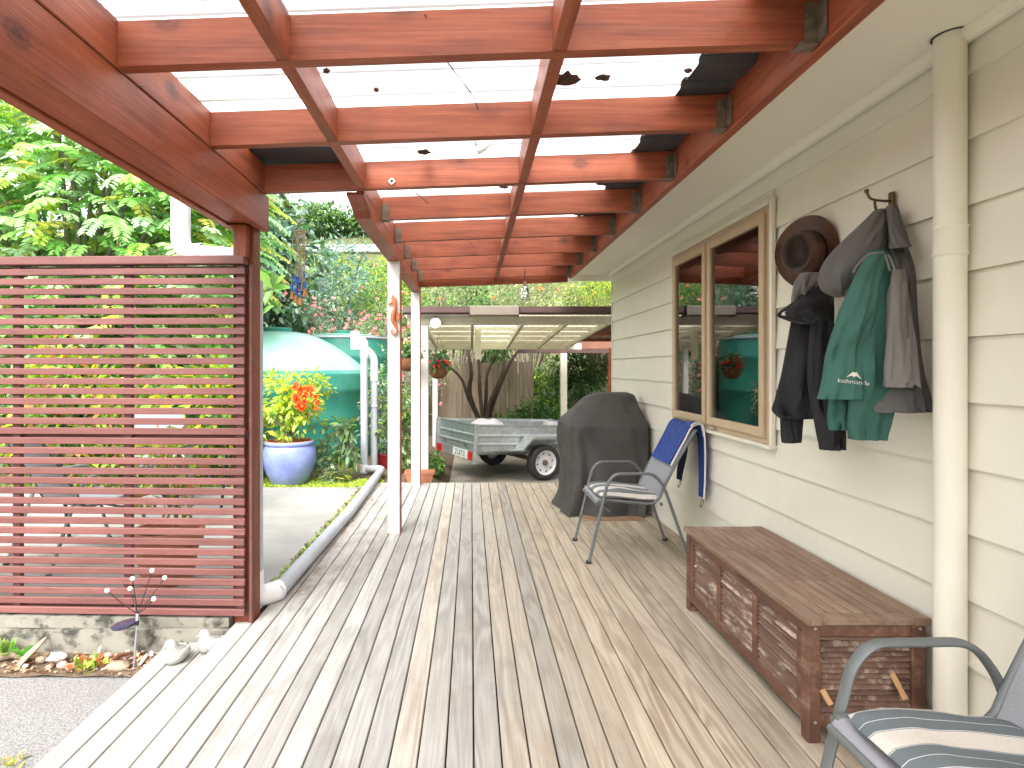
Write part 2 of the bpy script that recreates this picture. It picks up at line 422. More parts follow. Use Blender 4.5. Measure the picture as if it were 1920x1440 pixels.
mb = MB(); mb.box((-7.2,3.13,-.30),(-1.245,6.55,-.012)); mb.box((-1.245,3.20,-.30),(-1.165,6.62,-.012))
structure(mb, 'patio', m_conc)
mb = MB(); mb.box((-6.5,-2.0,-.34),(-1.56,2.83,-.162)); structure(mb, 'path', m_agg)
mb = MB(); mb.box((-.30,6.9,-.40),(6.5,11.6,-.28)); structure(mb, 'carport_slab', m_slabc)
# soil strip in front of the plinth, and the beds round the tank
def bump_sheet(name, x0, x1, y0, y1, nx_, ny_, zf, mat):
    mb = MB(); v = []
    for j in range(ny_+1):
        for i in range(nx_+1):
            x = x0+(x1-x0)*i/nx_; y = y0+(y1-y0)*j/ny_; v.append((x, y, zf(x,y)))
    mb.add(v, [(j*(nx_+1)+i,j*(nx_+1)+i+1,(j+1)*(nx_+1)+i+1,(j+1)*(nx_+1)+i) for j in range(ny_) for i in range(nx_)])
    return structure(mb, name, mat, 70)
bump_sheet('soil_strip', -5.5, -1.56, 2.80, 3.0, 80, 6, lambda x,y: -.152+.018*mnoise.noise(Vector((x*14,y*14,3)))+.02*(y-2.8)/.2, m_soil)
def bedz(x, y):
    z = -.045+.03*mnoise.noise(Vector((x*3,y*3,1)))
    if x > -.75: z -= max(0, (x+.75))*.55
    return z
bump_sheet('garden_bed', -9, -.28, 6.5, 11.8, 60, 40, bedz, m_soil)

# deck: joists underneath, each board a piece of its own
mb = MB()
for y in (-1.1,.0,.55,1.1,1.65,2.2,2.75,3.3,3.85,4.4,4.95,5.5,6.05,6.6): mb.box((-1.15,y,-.14),(1.66,y+.045,-.026))
mb.box((-1.20,-1.2,-.15),(-1.16,3.0,-.026)); mb.box((-1.145,3.1,-.15),(-1.105,6.7,-.026)); mb.box((-1.1,6.70,-.27),(1.64,6.735,-.026))
mb.box((-1.52,-1.2,-.17),(-1.48,2.93,-.096)); mb.box((-1.35,-1.2,-.17),(-1.31,2.93,-.096))
mb.box((-1.6,-1.25,-.28),(1.66,6.9,-.24))  # added near-black floor, painted shade under the board gaps
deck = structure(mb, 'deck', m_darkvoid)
bm_cache = {}
def board(y0, y1, x, z=0, wd=.0895, th=.024, parent=deck, name='board'):
    L = round(y1-y0, 3); key = (L, wd)
    if key not in bm_cache:
        bm_cache[key] = MB().cbox((-wd/2,-L/2,-th),(wd/2,L/2,0), .0035, 1).mesh(name)
    o = link(name, bm_cache[key], m_deck, parent, (x, (y0+y1)/2, z+rnd.uniform(-.0012,.0012)))
    o.rotation_euler = (0, R(rnd.uniform(-.35,.35)), R(rnd.uniform(-.02,.02)))
    return o
for i in range(30):
    x = -1.225+.095*i+.0475
    if x < -1.14: board(-1.2, 3.05, x)
    else: board(-1.2, rnd.choice((6.75, 6.756, 6.744)), x)
board(-1.2, 6.75, 1.6365, wd=.022)
for i in range(3): board(-1.2, 2.97, -1.4775+.1*i-.002, -.07, wd=.094)
MB().cbox((-1.07,6.757,-.25),(1.64,6.78,-.006), .004, 0).build('end_board', m_deck, deck)
MB().cbox((-1.532,-1.2,-.165),(-1.512+.004,2.96,-.097), .003, 1).build('fascia_board', m_deck, deck)

# concrete plinth that holds the patio
pl = thing('concrete_plinth', 'mould-streaked concrete plinth under the red slatted screen', 'plinth', (-3, 3.0, -.3))
def roughbox(a, b, nx_, nz_, amp, seed):
    mb = MB(); v = []
    x0,y0,z0 = a; x1,y1,z1 = b
    for k in range(nz_+1):
        for i in range(nx_+1):
            x = x0+(x1-x0)*i/nx_; z = z0+(z1-z0)*k/nz_
            v.append((x, y0+amp*mnoise.noise(Vector((x*7,z*9,seed))), z+(amp*.5*mnoise.noise(Vector((x*5,seed,1))) if k == nz_ else 0)))
    n1 = nx_+1
    f = [(k*n1+i,k*n1+i+1,(k+1)*n1+i+1,(k+1)*n1+i) for k in range(nz_) for i in range(nx_)]
    b0 = len(v); top = nz_*n1
    for i in range(nx_+1): v.append((v[top+i][0], y1, v[top+i][2]))
    f += [(top+i,top+i+1,b0+i+1,b0+i) for i in range(nx_)]
    e = len(v); v += [(x1,y1,z0),(x0,y1,z0)]
    f.append((nx_, e, b0+nx_, top+nx_)); f.append((e+1, 0, top, b0))
    mb.add(v, f); return mb
roughbox((-6,2.985,-.36),(-1.236,3.10,-.016), 90, 8, .008, 1).build('footing', m_plinth, pl, 50)
roughbox((-6,3.012,-.014),(-1.243,3.128,.036), 90, 4, .006, 5).build('capping', m_plinth, pl, 50)

# ------------------------------------------------------------------ house
house = thing('weatherboard_house', 'cream weatherboard house wall with deep soffit and tan casement window', 'house', (1.65, 2.6, 0))
WY0, WY1, WZ0, WZ1 = 3.175, 4.70, .905, 2.205
def wboard(y0, y1, z0, z1):
    f = lambda z, zz0: 1.634+.016*(z-zz0)/.2165
    mb = MB(); zz0 = z0
    vs = []
    for y in (y0, y1): vs += [(1.634,y,z0-.010),(f(z1,z0),y,z1),(1.668,y,z1),(1.668,y,z0-.010)]
    mb.add(vs, [(0,1,2,3),(7,6,5,4),(0,4,5,1),(1,5,6,2),(2,6,7,3),(3,7,4,0)])
    return mb.build('weatherboard', m_cream, house)
zr = [1.433+.2165*j for j in range(-7,5)]
for j, z in enumerate(zr):
    z1 = min(z+.2165-.011, 2.425); z0 = max(z, -.06)
    if z1 <= WZ0 or z0 >= WZ1: wboard(-1.5, 6.80, z0, z1)
    else:
        wboard(-1.5, WY0, z0, z1); wboard(WY1, 6.80, z0, z1)
        if z0 < WZ0: wboard(WY0, WY1, z0, WZ0-.002)
        if z1 > WZ1: wboard(WY0, WY1, WZ1+.012, z1)
mb = MB(); X0, X1 = 1.670, 1.76
mb.box((X0,-1.5,-.1),(X1,WY0,2.44)); mb.box((X0,WY1,-.1),(X1,6.79,2.44)); mb.box((X0,WY0,-.1),(X1,WY1,WZ0)); mb.box((X0,WY0,WZ1),(X1,WY1,2.44))
mb.box((X1,6.70,-.3),(7,6.79,2.9)); mb.box((6.9,-1.5,-.3),(7,6.70,2.9)); mb.box((X1,-1.5,-.3),(6.9,-1.42,2.9)); mb.box((X1,-1.42,-.05),(6.9,6.7,0)); mb.box((X1,-1.42,2.43),(6.9,6.7,2.46))
mb.build('wall_lining', m_cream, house)
mb = MB(); mb.cbox((1.632,6.802,-.1),(1.72,6.825,2.42), .003, 2); mb.build('corner_trim', m_cream, house)
MB().box((1.118,-1.5,2.421),(1.69,6.95,2.433)).build('soffit', m_soffit, house)
mb = MB(); prof = [(1.632,2.385),(1.612,2.385),(1.602,2.392),(1.590,2.410),(1.588,2.4205),(1.632,2.4205)]
mb.loft([[(x,y,z) for x,z in prof] for y in (-1.5,6.8)]); mb.build('soffit_moulding', m_soffit, house)
MB().box((1.118,6.952,2.35),(1.70,6.975,2.56)).build('bargeboard', m_cream, house)
mb = MB(); mb.add([(1.0,-1.6,2.52),(1.0,7.0,2.52),(4.4,7.0,3.75),(4.4,-1.6,3.75),(8,7.0,2.52),(8,-1.6,2.52)], [(0,3,2,1),(3,5,4,2)])
mb.build('roof', m_roofdark, house)
# window
win = MB(); fx0, fx1 = 1.618, 1.70
for a, b in (((fx0,WY0,WZ0),(fx1,WY0+.035,WZ1)), ((fx0,WY1-.035,WZ0),(fx1,WY1,WZ1)), ((fx0+.002,WY0+.035,WZ1-.03),(fx1,WY1-.035,WZ1)), ((fx0+.002,WY0+.035,WZ0),(fx1,WY1-.035,WZ0+.03)), ((fx0+.004,3.985,WZ0+.03),(fx1,4.015,WZ1-.03))):
    win.box(a, b)
window = win.build('window', m_tan, house)
MB().box((1.600,WY0-.03,WZ0-.022),(1.66,WY1+.03,WZ0-.002)).build('sill', m_cream, window)
mb = MB(); mb.box((1.612,WY0-.032,WZ0-.002),(1.632,WY0-.003,WZ1+.03)); mb.box((1.612,WY1+.003,WZ0-.002),(1.632,WY1+.032,WZ1+.03)); mb.box((1.606,WY0-.003,WZ1+.003),(1.632,WY1+.003,WZ1+.03)); mb.build('architrave', m_cream, window)
for y0, y1 in ((WY0+.037,3.983),(4.017,WY1-.037)):
    s = MB(); a0, a1 = WZ0+.033, WZ1-.033; tk = .052
    s.cbox((1.598,y0,a0),(1.634,y0+tk,a1), .004, 2); s.cbox((1.598,y1-tk,a0),(1.634,y1,a1), .004, 2)
    s.cbox((1.600,y0+tk,a0),(1.634,y1-tk,a0+tk), .004, 1); s.cbox((1.600,y0+tk,a1-tk),(1.634,y1-tk,a1), .004, 1)
    so_ = s.build('sash', m_tan, window)
    MB().box((1.617,y0+tk,a0+tk),(1.622,y1-tk,a1-tk)).build('pane', m_glass, window)
MB().box((1.598,3.86,WZ0+.012),(1.606,3.96,WZ0+.024)).build('stay', m_tan, window)
# curtains and blind slats inside
m_curt = pm('curtain_cloth', (.36,.35,.35), (.26,.255,.26), scale=3, rough=.9)
mb = MB(); p = []
for y0, y1 in ((3.75,4.0),(4.02,4.68)):
    k = 40; a = [(1.84+.02*math.sin(i*1.3), y0+(y1-y0)*i/k) for i in range(k+1)]
    mb.loft([[(x,y,z) for x,y in a] for z in (.6,2.3)], closed=False)
mb.build('curtain', m_curt, window, 60)
# downpipe on the wall
mb = MB(); mb.tube([(1.592,1.95,.06),(1.592,1.95,2.421)], .0455, 28, False); dp = mb.build('downpipe', m_cream, house, 50)
mb = MB(); mb.lathe([(.0460,0),(.0495,.004),(.0495,.012),(.0475,.016),(.0475,.088),(.0495,.092),(.0495,.100),(.0460,.104)], (1.592,1.95,1.69), 28); mb.build('pipe_collar', m_cream, dp, 50)
mb = MB(); mb.tube(fillet([(1.592,1.95,.06),(1.592,1.95,.0),(1.592,1.95,-.05)], .03), .0455, 20); mb.build('pipe_shoe', m_cream, dp, 50)
mb = MB(); mb.lathe([(.047,0),(.058,0)], (1.594,1.945,2.4195), 24); mb.build('soffit_gap_shade', m_black, dp)  # flat black ring stands in for the dark gap round the pipe

# ------------------------------------------------------------------ pergola
perg = thing('pergola', 'red stained timber pergola with milky plastic roof along the house', 'pergola', (0, 3, 0))
RX = 1.068                                                # house-side ends of the rafters
zb = lambda x: 2.245+.035*(x+1.085)                       # underside of the rafters
RYS = [1.80+.641*k for k in range(-4,8)]
MB().cbox((1.07,-1.5,2.305),(1.115,6.45,2.495), .004, 1).build('ledger', m_stY, perg)
for x0, x1 in ((-1.285,-1.243),(-1.131,-1.089)):
    MB().cbox((x0,-1.5,2.052),(x1,3.16,2.240), .004, 1).build('beam_plank', m_stY, perg)
MB().cbox((-1.241,-1.5,2.062),(-1.133,3.02,2.225), .004, 1).build('beam_packer', m_stY, perg)
MB().cbox((-1.132,-1.5,2.2435),(-1.087,3.125,2.395), .004, 1).build('rim_joist', m_stY, perg)
def rafter(x0, x1, y, h=.14, nm='rafter', dz=0):
    mb = MB(); y0, y1 = y-.0, y+.045
    vs = []
    for x in (x0, x1):
        z = zb(x)+dz; vs += [(x,y0,z),(x,y1,z),(x,y1,z+h),(x,y0,z+h)]
    mb.add(vs, [(3,2,1,0),(4,5,6,7),(0,1,5,4),(1,2,6,5),(2,3,7,6),(3,0,4,7)])
    return mb.build(nm, m_stX, perg)
for y in RYS:
    wide = y < 3.3; xl = -1.085 if wide else -.568
    rf = rafter(xl, RX, y)
    mb = MB(); z = zb(RX)
    mb.box((RX-.045,y-.004,z-.003),(RX-.001,y-.001,z+.12)); mb.box((RX-.06,y-.006,z-.006),(RX-.001,y+.049,z-.001)); mb.box((RX-.004,y-.045,z+.0),(RX-.0005,y-.001,z+.12)); mb.build('hanger', m_bracket, rf)
    if not wide:
        z = zb(xl); mb = MB(); mb.box((xl+.001,y-.004,z-.003),(xl+.05,y-.001,z+.10)); mb.box((xl+.001,y-.006,z-.006),(xl+.05,y+.049,z-.001)); mb.build('hanger', m_bracket, rf)
rafter(-.612, 1.068, 6.47, .17, 'end_rafter', -.05)
for k in range(len(RYS)-1):
    y0, y1 = RYS[k]+.046, RYS[k+1]-.001
    MB().cbox((.25,y0,zb(.27)+.002),(.295,y1,zb(.27)+.140), .003, 1).build('blocking', m_stY, perg)
    if y1 < 3.2: MB().cbox((-.60,y0,zb(-.58)+.002),(-.555,y1,zb(-.58)+.140), .003, 1).build('blocking', m_stY, perg)
MB().cbox((.25,RYS[-1]+.046,zb(.27)+.002),(.295,6.469,zb(.27)+.14), .003, 1).build('blocking', m_stY, perg)
# narrow run: rim on a shaped beam over the white posts
MB().cbox((-.614,3.128,2.262),(-.570,6.46,2.402), .004, 1).build('rim_joist', m_stY, perg)
mb = MB(); pr = [(3.135,2.2605),(3.135,2.245),(3.30,2.205),(3.36,2.175),(6.72,2.175),(6.72,2.2605)]
mb.loft([[(x,y,z) for y,z in pr] for x in (-.665,-.571)], caps=(True,True)); mb.build('beam', m_stY, perg, weld=True)
mb = MB(); mb.cbox((-1.241,3.057,-.03),(-1.133,3.157,2.215), .005, 2); sp = mb.build('post', m_stZd, perg)
MB().cbox((-1.150,3.034,-.002),(-1.132,3.054,1.86), .003, 2).build('batten', m_slat, sp)
mb = MB(); cr = [(-1.25,2.05)]+[(-1.25+.075*math.sin(t*math.pi/2/6), 2.05-.16*(1-math.cos(t*math.pi/2/6))) for t in range(7)]+[(-1.15,1.89),(-1.15,2.05)]
mb.loft([[(x,y,z) for x,z in cr] for y in (2.99,3.055)], caps=(True,True)); mb.build('corbel', m_stZ, sp)
for x0, y0, nm in ((-.664,4.68,'white_post'),(-.672,6.60,'white_post')):
    p_ = MB().cbox((x0,y0,.001),(x0+.096,y0+.096,2.174), .004, 2).build(nm, m_white, perg)
    MB().box((x0+.097,y0+.002,.001),(x0+.1005,y0+.094,2.17)).build('stained_edge', m_stZ, p_)
# roof sheeting, ribs across
def ribbed(x0, x1, y0, y1, zf, per=.19, h=.022):
    prof = []; y = y0
    while y < y1:
        for a, z in ((0,0),(per*.62,0),(per*.70,h),(per*.90,h),(per*.98,0)):
            if y+a <= y1: prof.append((y+a, z))
        y += per
    mb = MB(); xs_ = [x0+(x1-x0)*i/4 for i in range(5)]
    mb.loft([[(x,yy,zf(x)+z) for yy,z in prof] for x in xs_], closed=False); return mb
ztop = lambda x: zb(x)+.143
ribbed(-1.36, 1.045, -1.6, 3.05, lambda x: ztop(x)+.014).build('roof_sheet', m_sheet, perg)
ribbed(-.74, 1.045, 3.035, 6.62, lambda x: ztop(x)+.018).build('roof_sheet', m_sheet, perg)
ribbed(.85, 1.35, -1.6, 6.62, lambda x: ztop(x)+.001).build('roof_overlap', m_roofdark, perg)
mb = MB(); mb.box((-1.34,2.86,2.40),(-.62,3.16,2.404)); mb.build('end_flashing', m_roofdark, perg)
mb = MB(); pr = [(-1.36,2.43),(-1.36,2.34),(-1.40,2.32),(-1.46,2.32),(-1.48,2.43),(-1.475,2.43),(-1.455,2.325),(-1.40,2.326),(-1.365,2.345),(-1.365,2.43)]
mb.loft([[(x,y,z) for x,z in pr] for y in (-1.6,3.2)]); mb.build('gutter', m_white, perg)
# nails, wires, lamp holder
mb = MB()
for px, py, Y in ((60,14,1.0),(107,50,1.2),(232,158,1.9)): 
    a = at(px,py,Y); a.x = -1.088; MB().tube([a, a+Vector((.012,.03,.006))], .0015, 5).build('nail', m_bracket, perg)
for dx in (0,.045):
    a = Vector((.80+dx,1.80,2.36)); MB().tube([a, a+Vector((-.02,-.02,-.03))], .0015, 5).build('nail', m_bracket, perg)
MB().tube(smoothpath([(-.14,1.79,2.40),(-.10,2.0,2.392),(.0,2.3,2.398),(.03,2.43,2.39)],4), .0025, 5).build('wire', m_bracket, perg)
MB().tube(smoothpath([(.0,2.48,2.41),(.01,2.7,2.40),(.03,2.82,2.372)],4), .002, 5).build('wire', m_bracket, perg)
MB().tube(smoothpath([(-.46,3.13,2.38),(-.35,3.45,2.37),(-.27,3.70,2.36)],4), .003, 5).build('wire', m_bracket, perg)
MB().tube(smoothpath([(-.1,4.4,2.36),(.1,5.2,2.33),(.42,5.62,2.24)],4), .002, 5).build('wire', m_bracket, perg)
mb = MB(); M_ = Matrix.Rotation(R(60),4,'Y'); mb.lathe([(.0,-.002),(.018,0),(.020,.02),(.016,.045),(.011,.05),(.010,.07),(0,.072)], (.03,2.83,2.365), 14, M=M_); mb.build('lamp_holder', m_pvc, perg, 50)
mb = MB(); mb.add([(-.020,0,0),(0,0,-.020),(.020,0,0),(0,0,.020),(-.020,-.004,0),(0,-.004,-.020),(.020,-.004,0),(0,-.004,.020)], [(4,5,6,7),(0,1,5,4),(1,2,6,5),(2,3,7,6),(3,0,4,7)])
mb.v = [(x-.415,y+3.079,z+2.30) for x,y,z in mb.v]; tg = mb.build('tag', m_white, perg)
mb = MB(); mb.lathe([(.0,0),(.008,0)], (-.415,3.0745,2.30), 10, M=Matrix.Rotation(R(90),4,'X')); mb.build('tag_mark', m_black, tg)

# ------------------------------------------------------------------ slatted screen
scr = thing('slatted_screen', 'tall red-brown slatted privacy screen beside the deck', 'screen', (-1.159, 3.0, .05), R(-2))
sl_me = MB().cbox((-2.35,-.0,0),(0,.019,.034), .003, 0).mesh('slat')
for i in range(35):
    o = link('slat', sl_me, m_slat, scr, (rnd.uniform(-.003,.001), rnd.uniform(-.0015,.0015), .0515*i+rnd.uniform(-.001,.001)))
    o.rotation_euler = (R(rnd.uniform(-1,1)), R(rnd.uniform(-.04,.04)), 0)
MB().cbox((-2.36,-.012,1.802),(.0,.045,1.846), .004, 0).build('cap_rail', m_slat, scr, local=True)
for x in (-.052,-.645,-1.238,-1.83,-2.33): MB().cbox((x,.0215,.0),(x+.042,.050,1.80), .003, 2).build('upright', m_slat, scr, local=True)
for z in (.005,.898,1.757): MB().cbox((-2.33,.051,z),(.0,.071,z+.045), .003, 0).build('rail', m_slat, scr, local=True)

# ------------------------------------------------------------------ drainpipe: gutter drop, behind the post, along the deck edge
dr = thing('drainpipe', 'white and grey plastic drainpipe dropping behind the red post and running along deck', 'pipe', (-1.09, 3.2, 0))
pth = fillet([(-1.60,3.235,2.36),(-1.60,3.235,1.955),(-1.215,3.235,1.925),(-1.20,3.235,.0)], .085, 7)
MB().tube(pth, .050, 22).build('drop_pipe', m_pvc, dr, 50)
mb = MB(); mb.lathe([(.0505,0),(.054,.003),(.054,.05),(.0505,.053)], (0,0,0), 22, M=Matrix.Rotation(R(86),4,'Y')); mb.v = [(x-1.53,y+3.235,z+1.951) for x,y,z in mb.v]; mb.build('socket', m_pvc, dr, 50)
MB().tube([(-1.20,3.235,1.80),(-1.20,3.235,.16)], .0515, 20, False).build('grey_sleeve', m_pvcg, dr, 50)
pth = fillet([(-1.20,3.235,.20),(-1.19,3.22,.054),(-1.095,3.36,.052)], .085, 8)
MB().tube(pth, .056, 22).build('elbow', m_pvc, dr, 60)
pth = fillet([(-1.098,3.31,.050),(-1.075,5.2,.050),(-1.12,7.42,.046),(-1.34,7.50,.03),(-1.365,7.50,.0)], .12, 7)
MB().tube(pth, .046, 22).build('ground_pipe', m_pvcg, dr, 50)

# ------------------------------------------------------------------ storage box
m_box = pm('weathered_hardwood', (.155,.072,.045), (.095,.045,.030), scale=5, stretch=(3,.6,3), rough=.65, bmp=.35, bscale=70, rv=.15, c3=(.30,.18,.13), s3=6, t3=(.52,.78))
m_boxslat = pm('peeling_louvre', (.20,.115,.083), (.125,.070,.05), scale=6, stretch=(2,.7,2), rough=.7, bmp=.4, bscale=60, rv=.2, c3=(.50,.40,.33), s3=7, t3=(.52,.66))
m_lid = pm('pale_lid_wood', (.28,.185,.125), (.20,.125,.082), scale=5, stretch=(7,.8,7), rough=.7, bmp=.35, bscale=70, rv=.15, c3=(.34,.25,.185), s3=4, t3=(.45,.75))  # lid boards paler and greyer than the sides
BX0, BX1, BY0, BY1 = 1.185, 1.600, 2.062, 3.228
box = thing('storage_box', 'low weathered hardwood storage bench with louvred sides against the wall', 'storage box', ((BX0+BX1)/2, (BY0+BY1)/2, 0))
pw = .046
for x in (BX0, BX1-pw):
    for y in (BY0, BY1-pw): MB().cbox((x,y,.001),(x+pw,y+pw,.418), .003, 2).build('leg', m_box, box)
for z0, z1 in ((.055,.103),(.372,.416)):
    for x in (BX0+.006, BX1-pw+.010): MB().cbox((x,BY0+pw+.001,z0),(x+.026,BY1-pw-.001,z1), .003, 1).build('side_rail', m_box, box)
    for y in (BY0+.006, BY1-pw+.012): MB().cbox((BX0+pw+.001,y,z0),(BX1-pw-.001,y+.026,z1), .003, 0).build('end_rail', m_box, box)
L3 = (BY1-BY0-2*pw)
divs = [BY0+pw+L3*k/3 for k in range(4)]
for k in (1,2): MB().cbox((BX0+.004,divs[k]-.018,.1035),(BX0+.034,divs[k]+.018,.3715), .003, 2).build('stile', m_box, box)
for k in (0,3):
    yy = divs[k]+(.001 if k == 0 else -.037); MB().cbox((BX0+.004,yy,.1035),(BX0+.034,yy+.036,.3715), .003, 2).build('stile', m_box, box)
lm_ = {}
def louvre(p, L, axis):
    key = (round(L,3), axis)
    if key not in lm_:
        mb = MB(); a, b = .0102, .0028
        q = [(-a,-b),(a,-b),(a,b),(-a,b)]
        pr = []
        for u, v in q:
            c_, s_ = math.cos(R(48)), math.sin(R(48)); pr.append((u*c_-v*s_, u*s_+v*c_))
        if axis == 1: mb.loft([[(u,y,v) for u,v in pr] for y in (-L/2,L/2)], caps=(True,True))
        else: mb.loft([[(x,u,v) for u,v in pr] for x in (-L/2,L/2)], caps=(True,True))
        lm_[key] = mb.mesh('slat')
    o = link('slat', lm_[key], m_boxslat, box, Vector(p)-ORG[box.name]); o.rotation_euler = (R(rnd.uniform(-1.5,1.5)), R(rnd.uniform(-1.5,1.5)), 0)
zz = [.113+.0193*i for i in range(14)]
for k in range(3):
    y0 = divs[k]+(.038 if k == 0 else .0185); y1 = divs[k+1]-(.038 if k == 2 else .0185)
    for z in zz: louvre((BX0+.019,(y0+y1)/2,z), y1-y0-.001, 1)
for z in zz: louvre(((BX0+BX1)/2,BY0+.019,z), BX1-BX0-2*pw-.002, 0)
MB().box((BX0+.036,BY0+.036,.10),(BX1-.01,BY1-.036,.37)).build('louvre_shade', m_darkvoid, box)  # added near-black block, painted shade behind the louvres
# lid: frame, two cross rails, planks between
LX0, LX1, LY0, LY1 = BX0-.012, BX1+.006, BY0-.016, BY1+.012
lz0, lz1 = .4205, .446
lid = MB().box((LX0+.01,LY0+.01,.4185),(LX1-.01,LY1-.01,.4265)).build('lid', m_darkvoid, box)  # near-black backing paints the shade between the lid planks
for x0, x1 in ((LX0,LX0+.058),(LX1-.058,LX1)): MB().cbox((x0,LY0,lz0),(x1,LY1,lz1), .003, 1).build('lid_rail', m_lid, lid)
ly = [LY0,LY0+.055]; secs = []
span = LY1-LY0
cr = [LY0, LY0+span/3-.025, LY0+2*span/3-.025, LY1-.05]
for y in cr: MB().cbox((LX0+.0595,y,lz0),(LX1-.0595,y+.05,lz1-.001), .003, 0).build('lid_crossrail', m_lid, lid)
nb = 7; bw = (LX1-LX0-.119-.002)/nb
for s_ in range(3):
    y0 = cr[s_]+.0515; y1 = cr[s_+1]-.0015
    me = MB().cbox((-bw/2+.003,-(y1-y0)/2,-.02),(bw/2-.003,(y1-y0)/2,0), .002, 1).mesh('plank')
    for i in range(nb): link('plank', me, m_lid, lid, Vector((LX0+.0605+bw*(i+.5),(y0+y1)/2,lz1-.002))-ORG[box.name])
mb = MB()
for x, y, z in ((BX0+.024,BY0-.001,.404),(BX1-.022,BY0-.001,.404),(BX0+.024,BY0-.001,.075)):
    MB().lathe([(0,.002),(.0055,.002),(.0055,0)], (x,y,z), 10, M=Matrix.Rotation(R(90),4,'X')).build('screw', m_metal, box)
m_splint = pm('fresh_wood', (.55,.33,.17), (.48,.27,.13), scale=20, rough=.8)
for px, py, ln, a in ((1672,1262,.085,22),(1541,1293,.045,25)):
    p = at(px, py, BY0-.012); mb = MB()
    mb.obox(p, p+Vector((ln*math.sin(R(a)),-.022,-ln*math.cos(R(a)))), .018, .003, up=(0,1,0)); mb.build('splinter', m_splint, box)

# ------------------------------------------------------------------ sling chairs
def stripes_mat(name, s=1):
    m, n, b = base_mat(name)
    tc = N(n, 'TexCoord'); sx = N(n, 'SeparateXYZ'); n.links.new(tc.outputs['Object'], sx.inputs[0])
    wob = noise(n, coords(n, (6,1.5,1), False), 1.2, 2)
    y = mth(n, 'ADD', sx.outputs[1], mth(n, 'MULTIPLY_ADD', wob, .012, -.006))
    f = mth(n, 'FRACT', mth(n, 'MULTIPLY_ADD', y, 6.8, .30))
    slate = (.135,.16,.172); pale = (.66,.61,.55); line = (.62,.62,.62); dk = (.16,.18,.2)
    cols = [(0,slate),(.245,slate),(.25,line),(.265,slate),(.5,slate),(.505,line),(.525,dk),(.54,pale),(.965,pale),(.97,dk),(.985,line)]
    r = n.nodes.new('ShaderNodeValToRGB'); r.color_ramp.interpolation = 'CONSTANT'; e = r.color_ramp.elements
    while len(e) < len(cols): e.new(.5)
    for i, (p, c) in enumerate(cols): e[i].position = p; e[i].color = (*c, 1)
    n.links.new(f, r.inputs[0])
    wv = noise(n, coords(n, (1,1,1), False), 260, 2); c = mixc(n, .25, r.outputs[0], ramp(n, wv, [(.3,(.3,.3,.3)),(.7,(1,1,1))]), 'MULTIPLY')
    n.links.new(c, b.inputs['Base Color']); b.inputs['Roughness'].default_value = .85
    bump(n, b, wv, .3, .001)
    return m
m_cush = stripes_mat('striped_cushion')
SEAT = [(.285,.395),(.272,.418),(.235,.424),(.10,.412),(-.05,.398),(-.105,.400),(-.142,.438),(-.172,.51),(-.248,.66),(-.388,.895)]
def make_chair(name, label, loc, rotz, group):
    t = thing(name, label, 'chair', loc, rotz, group)
    for s in (-1, 1):
        y = .262*s
        p = fillet([(.345,y,.0015),(.215,y*.985,.545),(.165,y*.98,.603),(-.095,y*.98,.607),(-.165,y*.985,.52),(-.345,y,.0015)], .075, 7)
        MB().tube(p, .0165, 12, flat=(1.12,.62), up=(0,1,0)).build('side_frame', m_frame, t, 50, local=True)
        yy = .235*s
        MB().tube([Vector((x,yy,z)) for x,z in SEAT[1:]], .011, 8).build('sling_rail', m_frame, t, 50, local=True)
        MB().tube([(.262,.258*s,.405),(.262,.236*s,.412)], .010, 8).build('seat_lug', m_frame, t, 50, local=True)
        MB().tube([(-.15,.258*s,.395),(-.15,.236*s,.40)], .010, 8).build('seat_lug', m_frame, t, 50, local=True)
        for x in (.345,-.345): MB().lathe([(0,0),(.020,0),(.020,.012),(.016,.02)], (x,y,.0005), 10).build('foot', m_black, t, 50, local=True)
    pts = smoothpath([(x,0,z) for x,z in SEAT], 4)
    def sheet(off):
        out = []
        for i, p in enumerate(pts):
            d = (pts[min(i+1,len(pts)-1)]-pts[max(i-1,0)]).normalized(); nrm = Vector((d.z,0,-d.x))
            if nrm.z < 0 and abs(nrm.z) > .7: nrm = -nrm
            out.append([Vector((p.x,y,p.z-.010*(1-(y/.228)**2)))+nrm*off for y in np.linspace(-.232,.232,9)])
        return out
    mb = MB(); mb.loft(sheet(.0015), closed=False); a = mb.mesh('x'); mb = MB()
    S1, S2 = sheet(.002), sheet(-.002); mb.loft([r1+r2[::-1] for r1, r2 in zip(S1, S2)], caps=(True,True)); mb.build('sling', m_sling, t, 60, local=True)
    MB().tube([(-.388,-.235,.895),(-.388,.235,.895)], .011, 8).build('top_rail', m_frame, t, 50, local=True)
    MB().tube([(.283,-.235,.397),(.283,.235,.397)], .011, 8).build('front_rail', m_frame, t, 50, local=True)
    p = fillet([(.262,-.235,.398),(.18,-.20,.33),(.18,.20,.33),(.262,.235,.398)], .1, 6)
    MB().tube(p, .009, 8).build('stretcher', m_frame, t, 50, local=True)
    return t
